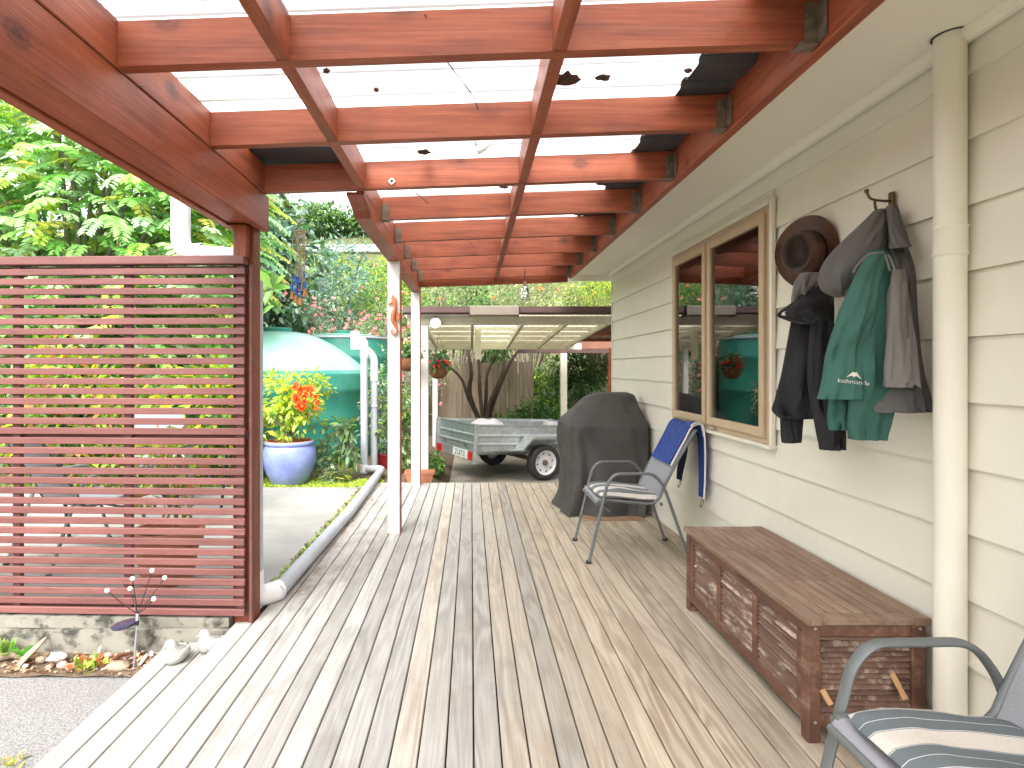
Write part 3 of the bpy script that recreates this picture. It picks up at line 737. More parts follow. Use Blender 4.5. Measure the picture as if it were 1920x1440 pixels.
def make_cushion(label, loc, rotz):
    o = []
    n_ = 26; m_ = 22; th = .024
    def zt(u, v, s):
        e = max(0, 1-max(abs(u),abs(v))**6)
        wav = .006*math.sin(u*3.2+.6)+.004*math.sin(v*5+u*2)
        return (th*e**.5 if e > 0 else 0)*s + wav + (.006*mnoise.noise(Vector((u*2.2,v*2.2,4))) if s > 0 else 0)
    mb = MB()
    for s in (1,-1):
        vs = []
        for i in range(n_+1):
            for j in range(m_+1):
                u = -1+2*i/n_; v = -1+2*j/m_
                r = 1-.06*(abs(u)*abs(v))**3
                vs.append((u*.215*r, v*.222*r, .026+zt(u,v,s)))
        k = m_+1
        f = [(i*k+j,(i+1)*k+j,(i+1)*k+j+1,i*k+j+1) for i in range(n_) for j in range(m_)]
        mb.add(vs, f if s > 0 else [q[::-1] for q in f])
    me = mb.mesh('seat_cushion', None, 60)
    c = link('seat_cushion', me, m_cush); c.location = loc; c.rotation_euler = (0, R(-3.0), rotz)
    ORG[c.name] = Vector(loc); return tag(c, label, 'cushion')
ch1 = make_chair('patio_chair', 'grey sling patio chair draped with the blue garment, near the window', (1.14,4.225,0), R(180), 'grey sling chairs on the deck')
ch2 = make_chair('patio_chair', 'grey sling patio chair beside the end of the storage bench', (1.207,1.272,0), R(180), 'grey sling chairs on the deck')
make_cushion('striped seat cushion on the chair draped with the blue garment', (1.085,4.225,.412), R(180))
make_cushion('slate and off-white striped seat cushion on chair beside the storage bench', (1.152,1.272,.412), R(180))
# dish under the near chair
mb = MB(); mb.lathe([(.0,.012),(.11,.012),(.135,.03),(.15,.05),(.154,.05),(.139,.026),(.112,.002),(0,.002)], (1.14,1.66,.001), 32)
solo(mb, 'plant_saucer', pm('dark_green_glaze', (.02,.03,.024), (.03,.04,.032), rough=.3), 'dark round saucer on the deck under a sling chair', 'saucer', (1.14,1.66,.001), 50)

# blue garment over the far chair's back
gar = thing('blue_garment', 'blue knitted garment with white piping draped over a chair back', 'garment', (1.53,4.22,.9))
m_blue = pm('blue_knit', (.035,.075,.30), (.022,.045,.19), scale=30, rough=.9, bmp=.5, bscale=200, bdist=.002)
m_navy = pm('navy_knit', (.012,.016,.06), (.018,.024,.085), scale=30, rough=.9, bmp=.4, bscale=200, bdist=.002)
m_pipe = pm('white_piping', (.72,.70,.70), (.66,.64,.64), rough=.8)
def drape(prof, y0, y1, ny, amp, seed, mat, name, taper=None, th=.010):
    P = smoothpath([(x,0,z) for x,z in prof], 6); rings = []
    K = len(P)
    for i, p in enumerate(P):
        d = (P[min(i+1,K-1)]-P[max(i-1,0)]).normalized(); nr = Vector((-d.z,0,d.x))
        t = i/(K-1); a = amp*(.35+abs(t-.45)*1.6)
        tp = taper(t) if taper else (y0, y1)
        row = []; row2 = []
        for j in range(ny+1):
            y = tp[0]+(tp[1]-tp[0])*j/ny
            w_ = a*(math.sin(j*1.1+seed+t*1.5)+.6*mnoise.noise(Vector((j*.5,t*3,seed))))
            q = Vector((p.x,y,p.z))+nr*w_
            row.append(q+nr*th/2); row2.append(q-nr*th/2)
        rings.append(row+row2[::-1])
    mb = MB(); mb.loft(rings, caps=(True,True)); return mb.build(name, mat, gar, 60)
f_ = [(1.366,.655),(1.414,.745),(1.466,.84),(1.50,.905),(1.535,.932),(1.572,.915),(1.588,.85)]
drape(f_, 4.025, 4.435, 22, .0065, 1, m_blue, 'front_panel', lambda t: (4.03-.006*t, 4.425+.01*t))
drape([(1.50,.915),(1.535,.94),(1.578,.92),(1.596,.84),(1.60,.68),(1.598,.52),(1.592,.43)], 3.995, 4.13, 8, .004, 2, m_blue, 'hanging_sleeve', lambda t: (3.992,4.16-.07*t))
drape([(1.548,.92),(1.572,.86),(1.56,.70),(1.535,.56),(1.53,.50)], 4.24, 4.36, 8, .004, 4, m_navy, 'hanging_sleeve', lambda t: (4.22+.04*t,4.37))
for dy, pr in ((-.008,f_[:5]+[(1.574,.93),(1.592,.85)]), (-.016,[(1.50,.925),(1.535,.948),(1.580,.93),(1.594,.84),(1.597,.68),(1.594,.52),(1.588,.43)])):
    MB().tube(smoothpath([(x-.006,4.0+dy,z) for x,z in pr], 5), .006, 6).build('piping', m_pipe, gar, 60)
for c_ in ((1.588,4.03,.42),(1.53,4.30,.50)):
    MB().tube([Vector(c_)+Vector((.012*math.cos(t),.016*math.sin(t),-.03+.035*math.sin(t*.5+1.57) if False else -.026+.03*math.cos(t))) for t in np.linspace(0,6.28,14)], .0025, 5).build('loop', m_black, gar, 60)

# ------------------------------------------------------------------ covered barbecue
m_cover = pm('charcoal_cover_fabric', (.048,.045,.043), (.064,.060,.057), scale=2.5, rough=.62, bmp=.12, bscale=35, spec=.35, c3=(.085,.078,.072), s3=3, t3=(.5,.8), bdist=.006)
rows = [(.012,.815,1.585,5.20,5.90,.020),(.10,.845,1.60,5.22,5.88,.018),(.32,.885,1.615,5.25,5.86,.014),(.52,.865,1.625,5.25,5.86,.010),(.70,.845,1.622,5.24,5.86,.007),(.80,.85,1.615,5.24,5.86,.004),(.835,.865,1.605,5.27,5.84,.002),(.90,.925,1.59,5.36,5.80,.002),(.98,1.01,1.572,5.43,5.77,.002),(1.055,1.10,1.555,5.47,5.75,.001),(1.082,1.17,1.53,5.50,5.72,0),(1.088,1.24,1.49,5.55,5.68,0)]
def lerp_rows(z):
    for a, b in zip(rows, rows[1:]):
        if a[0] <= z <= b[0]:
            t = (z-a[0])/(b[0]-a[0]); return [p+(q-p)*t for p, q in zip(a, b)]
rings = []
zs = list(np.linspace(.012,.80,26))+list(np.linspace(.81,1.088,16))
for z in zs:
    r_ = lerp_rows(z); cx, cy = (r_[1]+r_[2])/2, (r_[3]+r_[4])/2; a, b = (r_[2]-r_[1])/2, (r_[4]-r_[3])/2; ring = []
    for j in range(96):
        t = 2*math.pi*j/96; c_, s_ = math.cos(t), math.sin(t); e = .42 if z < .85 else .42+(z-.85)*1.2
        ux = math.copysign(abs(c_)**e, c_); uy = math.copysign(abs(s_)**e, s_)
        fold = r_[5]*(1.3*math.sin(5*t+z*2.2+.5)+.9*math.sin(11*t-z*3)+.5*math.sin(19*t+z*4))
        fold += .03*mnoise.noise(Vector((ux*2.2,uy*2.2,z*2.2)))*(1-.6*z)+.016*(1-2.5*abs(mnoise.noise(Vector((ux*1.9+5,uy*1.9,z*2.4+1)))))*min(1,max(0,(1.05-z)*3))
        # long diagonal creases from the shelf corners
        for tc, k_ in ((3.75,.9),(4.55,-.5),(5.5,.6)):
            dt = (t-tc-k_*(z-.8)*.5); fold += .034*math.exp(-(dt/.08)**2)*min(1,max(0,(.85-z)*2))
        ring.append((cx+ux*a+fold*c_, cy+uy*b+fold*s_, z+(.004*math.sin(9*t) if z < .02 else 0)))
    rings.append(ring)
bbq = thing('covered_barbecue', 'barbecue under a draped charcoal cover by the end of the wall', 'barbecue', (1.23,5.55,.01))
mb = MB(); mb.loft(rings, caps=(False,True)); mb.build('cover', m_cover, bbq, 55)
for x in (.98,1.46):
    for y in (5.36,5.72): MB().lathe([(0,.008),(.03,.008),(.03,.05),(0,.05)], (x,y,.006), 10).build('castor', m_black, bbq)
mb = MB(); mb.cbox((.97,5.06,.001),(1.50,5.62,.011), .002, 1); solo(mb, 'plywood_sheet', pm('worn_plywood', (.36,.22,.13), (.26,.16,.10), scale=6, stretch=(5,1,1), rough=.8), 'thin worn plywood sheet under the covered barbecue', 'board', (1.23,5.34,.001))

# ------------------------------------------------------------------ coats, hat and hooks on the wall
def cloth_mat(name, c, c2, sheen=.2, rough=.8, bs=3.0):
    m = pm(name, c, c2, scale=3, rough=rough, bmp=.25, bscale=26, bdist=.012, spec=.25); return m
m_green = cloth_mat('green_softshell', (.052,.145,.122), (.040,.118,.10))
m_dkin = pm('dark_lining', (.022,.024,.026), (.03,.032,.034), rough=.9)
m_greyc = cloth_mat('grey_shell', (.125,.120,.118), (.10,.096,.095), rough=.6)
m_greyf = cloth_mat('grey_fleece', (.19,.18,.172), (.165,.155,.15))
m_blk = cloth_mat('black_jacket_cloth', (.016,.016,.019), (.022,.022,.026), rough=.65)
def hang(rows, k=40, folds=(3,.10), seed=0, depth=.5, n=5):
    """closed loft through silhouette rows (photo row, left px, right px, X of the outer side, X of the wall side)"""
    pts = [(r, wall_at(r[1], r[0], r[3]), wall_at(r[2], r[0], r[4])) for r in rows]
    A = smoothpath([p[1] for p in pts], n); B = smoothpath([p[2] for p in pts], n); rings = []
    K = len(A)
    for i in range(K):
        a, b = A[i], B[i]; c = (a+b)/2; h = (b-a)/2; u = Vector((h.x,h.y,0)); L = u.length; nv = Vector((u.y,-u.x,0)).normalized()
        if nv.y > 0: nv = -nv
        d = max(.012, L*depth); t_ = i/(K-1); ring = []
        for j in range(k):
            th = 2*math.pi*j/k
            fo = 1.5*folds[1]*((1-2*abs(math.sin(folds[0]*.5*th+seed+t_*1.3)))+.6*math.sin((2*folds[0]+1)*th-seed*2+t_*2.6))*(.35+.65*t_)
            fo += .24*mnoise.noise(Vector((math.cos(th)*1.6+seed,math.sin(th)*1.6,t_*3.5)))
            rdg = 1-2.4*abs(mnoise.noise(Vector((math.cos(th)*1.9+seed*3,math.sin(th)*1.9,t_*1.7+seed))))
            rdg += .5*(1-2.4*abs(mnoise.noise(Vector((math.cos(th)*4.2,math.sin(th)*4.2+seed,t_*3.6)))))
            q = c+h*math.cos(th)*(1+fo*.25)+nv*d*math.sin(th)*(1+fo*1.3)
            q += nv*(math.sin(th)*rdg*.023*min(1,L/.06)*(.4+.6*t_))
            ring.append(q)
        rings.append(ring)
    return rings
def drape_onto(me, o, off):
    'lay flat print on the cloth: every vertex goes to the surface along the sight line'
    for v in me.vertices:
        p = v.co+ORG[o.name]; r_ = (p-Vector((0,0,CAMZ))).normalized(); hit, loc, nr, ix = o.ray_cast(v.co-r_*.3, r_)
        if hit: v.co = loc-r_*off
def shell(rings, name, mat, parent, inner=m_dkin, th=.004, top=True, bottom=False):
    "cloth tube with an inside surface turned in at the hem"
    mb = MB(); mb.loft(rings, caps=(top, bottom))
    if not bottom:
        last = rings[-1]; c = sum((Vector(p) for p in last), Vector())/len(last)
        ins = []
        for q in (1,3):
            rg_ = rings[max(0,len(rings)-q)]; cq = sum((Vector(p) for p in rg_), Vector())/len(rg_); ins.append([cq+(Vector(p)-cq)*(.90 if q == 1 else .62) for p in rg_])
        mb.loft([last, ins[0]], mi=0); mb.loft(ins, caps=(False,True), mi=1)
    return mb.build(name, [mat, inner], parent, 70)
m_brass = pm('bronze_hook', (.16,.11,.055), (.10,.07,.04), scale=20, rough=.4, metal=.8)
def hook(p, label):
    t = thing('coat_hook', label, 'hook', p)
    x, y, z = p
    MB().cbox((x,y-.012,z-.045),(x+.012,y+.012,z+.045), .002, 2).build('plate', m_brass, t)
    MB().tube(smoothpath([(x,y,z+.012),(x-.03,y,z+.012),(x-.075,y,z+.02),(x-.09,y,z+.045)],4), .005, 8).build('upper_arm', m_brass, t, 60)
    MB().ball((x-.091,y,z+.05), .009, 8, 6).build('knob', m_brass, t, 60)
    MB().tube(smoothpath([(x,y,z-.02),(x-.03,y,z-.035),(x-.055,y,z-.02),(x-.06,y,z+.01)],4), .005, 8).build('lower_arm', m_brass, t, 60)
hook((1.622,2.27,1.955), 'bronze coat hook above the green jacket and grey coat')
hook((1.622,2.72,1.90), 'bronze coat hook hidden behind the brown hat')

gc = thing('grey_coat', 'long grey coat hanging flat against the wall behind the green jacket', 'coat', (1.60,2.25,1.1))
shell(hang([(392,1648,1678,1.585,1.625),(430,1652,1690,1.57,1.628),(470,1656,1704,1.55,1.628),(515,1658,1714,1.53,1.628),(600,1650,1718,1.50,1.628),(680,1645,1727,1.48,1.628),(735,1640,1740,1.46,1.628),(773,1640,1753,1.45,1.628)], seed=2, depth=.28, folds=(4,.14)), 'body', m_greyc, gc)
shell(hang([(505,1676,1692,1.50,1.56),(560,1672,1696,1.47,1.56),(640,1666,1706,1.44,1.55),(700,1663,1716,1.43,1.55),(726,1661,1722,1.43,1.55)], seed=5, depth=.30, folds=(2,.06)), 'front_flap', m_greyf, gc)
shell(hang([(386,1664,1681,1.56,1.60),(430,1668,1692,1.54,1.60),(465,1680,1698,1.53,1.60)], seed=5, depth=.4, folds=(2,.05)), 'collar', m_greyc, gc, bottom=True)

gj = thing('green_jacket', 'green soft-shell jacket with a grey hood hanging from the hook', 'jacket', (1.5,2.25,1.0))
shell(hang([(470,1628,1664,1.47,1.56),(520,1622,1672,1.43,1.56),(580,1618,1682,1.41,1.56),(640,1606,1684,1.39,1.55),(700,1600,1681,1.38,1.54),(750,1594,1673,1.38,1.54),(795,1590,1663,1.38,1.54),(824,1596,1653,1.39,1.53)], seed=1, depth=.42, folds=(3,.16)), 'body', m_green, gj)
slv = shell(hang([(478,1626,1662,1.44,1.52),(530,1596,1656,1.38,1.49),(580,1578,1646,1.34,1.47),(625,1562,1634,1.32,1.45),(665,1550,1626,1.31,1.44),(705,1545,1622,1.30,1.43),(748,1534,1624,1.29,1.43)], seed=3.2, depth=.48, folds=(3,.15)), 'sleeve', m_green, gj)
shell(hang([(735,1556,1596,1.36,1.42),(770,1552,1596,1.36,1.42),(806,1553,1592,1.36,1.42)], seed=4, depth=.5, folds=(3,.1)), 'sleeve', m_green, gj)
shell(hang([(394,1640,1662,1.53,1.585),(420,1612,1664,1.48,1.57),(455,1575,1660,1.42,1.55),(490,1543,1648,1.36,1.52),(520,1532,1630,1.34,1.49),(543,1541,1604,1.35,1.46),(556,1562,1588,1.38,1.43)], seed=6, depth=.55, folds=(3,.13)), 'hood', m_greyc, gj, bottom=True)
hood_edge = [wall_at(x,y,X) for x,y,X in ((1656,474,1.455),(1632,476,1.41),(1612,492,1.385),(1600,510,1.37))]
MB().tube(smoothpath(hood_edge,5), .004, 6).build('hood_piping', m_greyf, gj, 60)
for dx in (0,9):
    MB().tube(smoothpath([wall_at(1660+dx*.6,478,1.46),wall_at(1664+dx,492,1.452),wall_at(1669+dx,508,1.455)],4), .003, 6).build('drawcord', m_greyf, gj, 60)
# emblem and maker's word on the cuff
vdir = Vector((-.55,-.83,.05)).normalized()
def facing(pos, nrm, roll=0):
    z = nrm.normalized(); x = Vector((0,0,1)).cross(z).normalized(); y = z.cross(x)
    Mx = Matrix((x,y,z)).transposed().to_4x4(); Mx.translation = pos
    return Mx @ Matrix.Rotation(roll,4,'Z')
ep = wall_at(1600,716,1.335)
tm = text_mesh('kathmandu', .022, 'lettering')
def surf_dist(o, p, d):
    hit, loc, nrm, idx = o.ray_cast(p-ORG[o.name]-d*.6, d); return loc+ORG[o.name] if hit else None
bpy.context.view_layer.update()
ray = (ep-Vector((0,0,CAMZ))).normalized(); hp = surf_dist(slv, ep, ray)
if hp is None: hp = ep
Mx = facing(hp-ray*.004, Vector((-ray.x-.25,-ray.y,0)), R(-6)); mloc = Matrix.Translation(-ORG[gj.name]) @ Mx
tm.transform(mloc); m_logo = pm('logo_print', (.70,.68,.62), (.66,.64,.58), rough=.7); drape_onto(tm, slv, .0025); link('lettering', tm, m_logo, slv)
mb = MB(); mb.prism([(-.024,.014),(-.004,.036),(.001,.032),(.006,.036),(.024,.012),(.006,.022),(0,.017),(-.006,.022)], .0008, Mx); eo = mb.build('mountain_emblem', m_logo, slv); drape_onto(eo.data, slv, .0025)

bj = thing('black_jacket', 'black hooded jacket hanging below the brown hat', 'jacket', (1.5,2.75,.95))
shell(hang([(527,1508,1556,1.50,1.60),(560,1492,1562,1.45,1.60),(610,1484,1564,1.42,1.60),(660,1474,1562,1.40,1.60),(710,1464,1562,1.38,1.59),(748,1456,1562,1.37,1.59),(768,1448,1564,1.36,1.59),(785,1462,1566,1.38,1.59)], seed=.7, depth=.42, folds=(3,.15)), 'body', m_blk, bj)
shell(hang([(600,1520,1562,1.44,1.54),(680,1514,1566,1.42,1.53),(750,1518,1578,1.42,1.53),(800,1528,1586,1.42,1.53),(843,1537,1587,1.43,1.53)], seed=2.5, depth=.5, folds=(3,.10)), 'sleeve', m_blk, bj)
shell(hang([(735,1464,1508,1.40,1.49),(790,1462,1506,1.40,1.48),(830,1465,1503,1.40,1.48)], seed=2.1, depth=.5, folds=(3,.10)), 'sleeve', m_blk, bj)
shell(hang([(512,1500,1548,1.47,1.56),(530,1488,1540,1.45,1.55),(552,1484,1528,1.44,1.53),(572,1484,1512,1.44,1.50)], seed=3, depth=.45, folds=(3,.1)), 'hood_lining', m_greyf, bj, bottom=True)
hd = shell(hang([(556,1500,1562,1.42,1.56),(572,1478,1560,1.38,1.55),(586,1460,1556,1.35,1.54),(596,1462,1552,1.355,1.53),(608,1500,1546,1.40,1.50)], seed=1.3, depth=.40, folds=(2,.12)), 'hood', m_blk, bj, bottom=True)
bpy.context.view_layer.update()
ep = wall_at(1470,588,1.375); ray = (ep-Vector((0,0,CAMZ))).normalized(); hp = surf_dist(hd, ep, ray) or ep
mb = MB(); mb.prism([(-.009,-.008),(.007,-.008),(.009,-.002),(.0,.002),(.009,.010),(-.002,.008),(-.009,.002)], .001, facing(hp-ray*.003, -ray)); mb.build('emblem', m_logo, hd)

# brown hat
m_hat = pm('oiled_leather', (.105,.042,.028), (.06,.026,.019), scale=7, rough=.42, bmp=.3, bscale=60, spec=.5, c3=(.17,.075,.05), s3=5, t3=(.5,.75))
m_hat2 = pm('dark_hat_brown', (.030,.018,.014), (.045,.026,.02), scale=8, rough=.6, bmp=.2)  # hat band brown, also the painted shade of the crown dent
hp = wall_at(1517,474,1.575)
ax = Vector((-.80,-.58,-.10)).normalized(); xx = Vector((0,0,1)).cross(ax).normalized(); yy = ax.cross(xx)
MH = Matrix((xx,yy,ax)).transposed().to_4x4(); MH.translation = hp
hat = thing('brown_hat', 'brown oiled-leather wide-brimmed hat hung above the black jacket', 'hat', tuple(hp))
def oval(rx, ry, z, f=None, n=48):
    out = []
    for j in range(n):
        t = 2*math.pi*j/n; zz_ = z+(f(t) if f else 0); out.append(MH @ Vector((rx*math.cos(t), ry*math.sin(t), zz_)))
    return out
curl = lambda a: (lambda t: a*(math.cos(t)**2)*1.0-.25*a)
rg = [oval(.080,.098,.004), oval(.100,.120,.002,curl(.006)), oval(.125,.148,.003,curl(.018)), oval(.142,.170,.008,curl(.036)), oval(.144,.172,.004,curl(.036)), oval(.125,.148,-.002,curl(.018)), oval(.100,.120,-.003,curl(.006)), oval(.078,.096,-.002)]
mb = MB(); mb.loft(rg); mb.build('brim', m_hat, hat, 60)
def dent(t): 
    return -.020*math.exp(-((math.sin(t)-0)**2)/.12)*0 - .016*max(0,math.sin(t))**3
rg = [oval(.084,.102,.0), oval(.083,.102,.03), oval(.080,.099,.08), oval(.074,.093,.112,dent), oval(.065,.085,.124,dent), oval(.054,.074,.122,dent), oval(.042,.060,.098,dent), oval(.026,.040,.080), oval(.010,.02,.070)]
mb = MB(); mb.loft(rg[:5]); cw = mb.build('crown', m_hat, hat, 70)
mb = MB(); mb.loft(rg[4:], caps=(False,True)); mb.build('crown_dent', m_hat2, cw, 70)  # shade of the deep dent put into a darker brown
mb = MB(); mb.loft([oval(.0852,.1032,.004), oval(.0845,.1035,.030)]); mb.build('hat_band', m_hat2, hat, 60)
p_ = MH @ Vector((.056,-.062,.075)); MB().ball(p_, .006, 8, 6).build('stud', m_pipe, hat, 60)

# ------------------------------------------------------------------ carport
cp = thing('carport', 'cream-painted open carport with brown gutter and translucent roof beyond the deck', 'carport', (.5,8.8,-.28))
CX0, CX1 = -.80, 1.80
zc = lambda y: 1.985-.062*(y-7.4)                      # underside of the roof, falling to the back
gz0, gz1 = 1.985, 2.085
def cport(nm, a, b, mat=m_offwhite, axis=0, par=cp): return MB().cbox(a, b, .004, axis).build(nm, mat, par)
prof = [(7.30,gz1),(7.24,gz1-.004),(7.235,gz0+.02),(7.26,gz0),(7.34,gz0),(7.345,gz1-.002),(7.33,gz1-.006),(7.32,gz0+.02),(7.27,gz0+.02),(7.26,gz1-.012)]
for x0, x1 in ((-.84,-.02),(.60,2.1)):
    mb = MB(); mb.loft([[(x,y,z) for y,z in prof] for x in (x0,x1)], caps=(True,True)); mb.build('gutter', m_brown, cp)
mb = MB(); mb.cbox((-.015,7.19,1.965),(.585,7.36,2.085), .01, 0); lp = mb.build('meter_box', m_beige, cp)
MB().box((-.02,7.185,1.955),(-.014,7.37,2.09)).build('end_plate', m_brown, lp); MB().box((.586,7.185,1.955),(.592,7.37,2.09)).build('end_plate', m_brown, lp)
MB().box((-.80,7.36,1.95),(-.02,7.375,1.984)).build('light_batten', m_white, cp)
cport('front_beam', (CX0,7.40,1.868),(CX1,7.445,1.975))
cport('rear_beam', (CX0,10.62,1.655),(CX1+.2,10.665,1.765))
for y in np.linspace(7.9,10.3,5): cport('purlin', (CX0,y,zc(y)-.055),(CX1,y+.045,zc(y)))
for x in (-.62,.02,.66,1.22,1.74):
    mb = MB(); mb.obox((x,7.446,zc(7.4)-.085),(x,10.619,zc(10.6)-.085), .045, .055); mb.build('rafter', m_offwhite, cp)
for x0, x1, mt in ((CX0-.05,.02,m_sheet3),(.025,.655,m_sheet2),(.66,1.22,m_sheet3),(1.225,CX1+.05,m_sheet3)):
    mb = MB(); k = int((x1-x0)/.04); xs_ = [x0+(x1-x0)*i/k for i in range(k+1)]
    mb.loft([[(x,y,zc(y)+.012+.008*math.sin(i*math.pi)+(.010 if i % 2 else 0)) for i, x in enumerate(xs_)] for y in (7.32,9.0,10.75)], closed=False); mb.build('roof_sheet', mt, cp)
for px, Y, zt_, zb_ in ((796.5,7.46,1.866,-.10),(816,10.64,1.654,-.28)):
    x = (px-VX)*Y/FPX; MB().cbox((x-.045,Y-.045,zb_),(x+.045,Y+.045,zt_), .004, 2).build('post', m_white, cp)
MB().cbox((.78-.6,8.05,1.62-.25),(.78-.5,8.10,1.90), .004, 2)
MB().cbox((.052,8.20,1.44),(.142,8.25,1.855), .004, 2).build('hanging_batten', m_offwhite, cp)
MB().cbox((1.70,11.10,-.28),(1.82,11.22,1.60), .004, 2).build('post', m_offwhite, cp)

sh = thing('lean_to_shed', 'brown timber lean-to with corrugated roof behind the carport', 'shed', (2.2,11.6,-.28))
MB().cbox((.9,11.25,1.605),(4.2,11.31,1.68), .004, 0).build('beam', m_brown, sh)
MB().cbox((1.6,11.35,1.69),(4.2,11.41,1.83), .004, 0).build('fascia', pm('brown_board', (.22,.10,.06), (.16,.07,.045), scale=4, rough=.7), sh)
mb = MB(); xs_ = np.linspace(1.5,4.4,60); mb.loft([[(x,y,z+.012*math.sin(i*1.57)) for i, x in enumerate(xs_)] for y, z in ((11.3,2.20),(13.4,1.84))], closed=False); mb.build('roof_sheet', pm('pink_roof', (.55,.34,.26), (.46,.28,.21), scale=8, rough=.7), sh)
for y in (12.0,12.7): MB().cbox((1.5,y,2.20-.17*(y-11.3)-.09),(4.3,y+.045,2.20-.17*(y-11.3)-.02), .003, 0).build('purlin', m_stX, sh)
MB().cbox((1.3,11.42,1.72),(4.2,11.9,1.80), .004, 0).build('shelf', m_darkvoid, sh)  # near-black: the dark beneath the shelf put into its colour
lt = thing('leaning_timber', 'dark red timber lengths leaning by the corner of the house', 'timber', (1.98,8.2,-.28))
for i in range(3): 
    mb = MB(); mb.obox((1.87+.045*i,8.15+.03*i,-.28),(1.985+.045*i,8.3+.03*i,1.60+.04*i), .035, .07); mb.build('length', m_stZ, lt)

# ------------------------------------------------------------------ trailer
tr = thing('box_trailer', 'galvanised single-axle box trailer with white wheels parked under the carport', 'trailer', (.69,9.05,-.28), rot=(0,R(3),R(27)))
TL, TW, T0, T1 = 1.05, .625, .41, .775
def T(mb, nm, mat=m_metal, par=tr, sm=None, **k): return mb.build(nm, mat, par, sm, local=True, **k)
def ribpanel(length, h):
    z = [(0,0),(.06,0),(.075,.014),(.095,.014),(.11,0),(.18,0),(.195,.014),(.215,.014),(.23,0),(h-.03,0),(h-.02,.012),(h,.012)]
    mb = MB(); mb.loft([[(x,-o,zz) for zz,o in z]+[(x,-o+.004,zz) for zz,o in z[::-1]] for x in (-length/2,length/2)], caps=(True,True)); return mb
def placed(mb, M_): mb.v = [tuple(M_ @ Vector(p)) for p in mb.v]; return mb
Tt = Matrix.Translation
H_ = T1-T0
T(placed(ribpanel(2*TL-.06,H_), Tt((0,-TW,T0))), 'side_panel')
T(placed(ribpanel(2*TL-.06,H_), Tt((0,TW,T0)) @ Matrix.Rotation(R(180),4,'Z')), 'side_panel')
tg_ = T(placed(ribpanel(2*TW-.09,H_), Tt((-TL,0,T0)) @ Matrix.Rotation(R(-90),4,'Z')), 'tailgate')
T(placed(ribpanel(2*TW-.06,H_), Tt((TL,0,T0)) @ Matrix.Rotation(R(90),4,'Z')), 'front_panel')
for y in (-.35,.35): T(MB().box((-TL-.03,y-.03,T0+.045),(-TL-.014,y+.03,T0+.06)), 'latch', m_bracket, tg_)
T(MB().box((-TL+.01,-TW+.01,T0-.02),(TL-.01,TW-.01,T0-.004)), 'floor')
for sx, sy in ((-1,-1),(-1,1),(1,-1),(1,1)):
    lo = .235 if sx < 0 else T0-.03
    T(MB().cbox((sx*TL-.035,sy*TW-.02-.016*(sy<0),lo),(sx*TL+.02,sy*TW+.02+.016*(sy>0),T1+.006), .004, 2), 'corner_post')
T(MB().cbox((-TL-.004,-TW+.022,T0-.145),(-TL+.03,TW-.022,T0-.012), .004, 1), 'rear_bar')
m_plate = pm('plate_white', (.78,.78,.78), (.72,.72,.72), rough=.4)
plt = T(MB().box((-TL-.010,-.40,T0-.135),(-TL-.005,.06,T0-.02)), 'number_plate', m_plate)
tm = text_mesh('Z1873J', .115, 'plate_text'); tm.transform(Tt((-TL-.0115,-.17,T0-.08)) @ Matrix.Rotation(R(-90),4,'Z') @ Matrix.Rotation(R(90),4,'X')); link('plate_text', tm, m_black, plt)
for y in (-TW+.075,TW-.10): T(MB().cbox((-TL-.045,y-.055,T0-.14),(-TL-.005,y+.055,T0-.02), .006, 1), 'tail_light', m_red)
for y in (-TW-.022,TW+.022): T(MB().cbox((-TL-.03,y-.012,T0-.02),(-TL+.0,y+.012,T0+.07), .004, 2), 'marker_light', m_red)
m_rim = pm('white_rim', (.72,.72,.74), (.64,.64,.66), scale=6, rough=.4)
for s in (-1,1):
    M_ = Tt((.0,s*(TW+.115),.252)) @ Matrix.Rotation(R(-90)*s,4,'X')       # wheel axis, outer face towards +local z
    tyre = MB().lathe([(.165,-.06),(.19,-.075),(.225,-.078),(.246,-.06),(.2525,-.03),(.2525,.03),(.246,.06),(.225,.078),(.19,.075),(.165,.06),(.160,.0),(.165,-.06)], n=40)
    wl = T(placed(tyre, M_), 'wheel', m_rubber, sm=50)
    rim = MB(); rim.lathe([(.168,-.055),(.172,.05),(.178,.066),(.170,.068),(.160,.058),(.150,.035),(.120,.030),(.085,.040),(.055,.030),(.0,.030)], n=40)
    T(placed(rim, M_), 'rim', m_rim, wl, 40)
    for k in range(8):
        a = k*math.pi/4+.2; hm = MB(); c_, s_ = math.cos(a), math.sin(a)
        tri = [(.138,-.016),(.138,.016),(.108,0)]; hm.prism([(x*c_-y*s_, x*s_+y*c_) for x, y in tri], .003, Tt((0,0,.0345))); T(placed(hm, M_), 'rim_hole_shade', m_black, wl)  # raised black triangle stands in for the dark of a hole
    hub = MB(); hub.lathe([(.04,.03),(.04,.05),(.028,.075),(0,.078)], n=16); T(placed(hub, M_), 'hub', m_bracket, wl, 40)
    g = MB(); q = [(-.62,T0+.03),(-.44,T0+.032),(-.27,T0+.215),(.20,T0+.22),(.40,T0+.04),(.42,T0-.03)]
    y0, y1 = s*(TW+.018), s*(TW+.24)
    g.loft([[(x,y0,z) for x,z in q]+[(x,y0,z-.006) for x,z in q[::-1]], [(x,y1,z) for x,z in q]+[(x,y1,z-.006) for x,z in q[::-1]]], caps=(True,True))
    g.loft([[(x,y1-.003*s,z) for x,z in q[1:5]], [(x,y1-.003*s,z-.035) for x,z in q[1:5]]], closed=False); T(g, 'mudguard')
T(MB().box((-.03,-.66,.23),(.03,.66,.29)), 'axle', m_bracket)
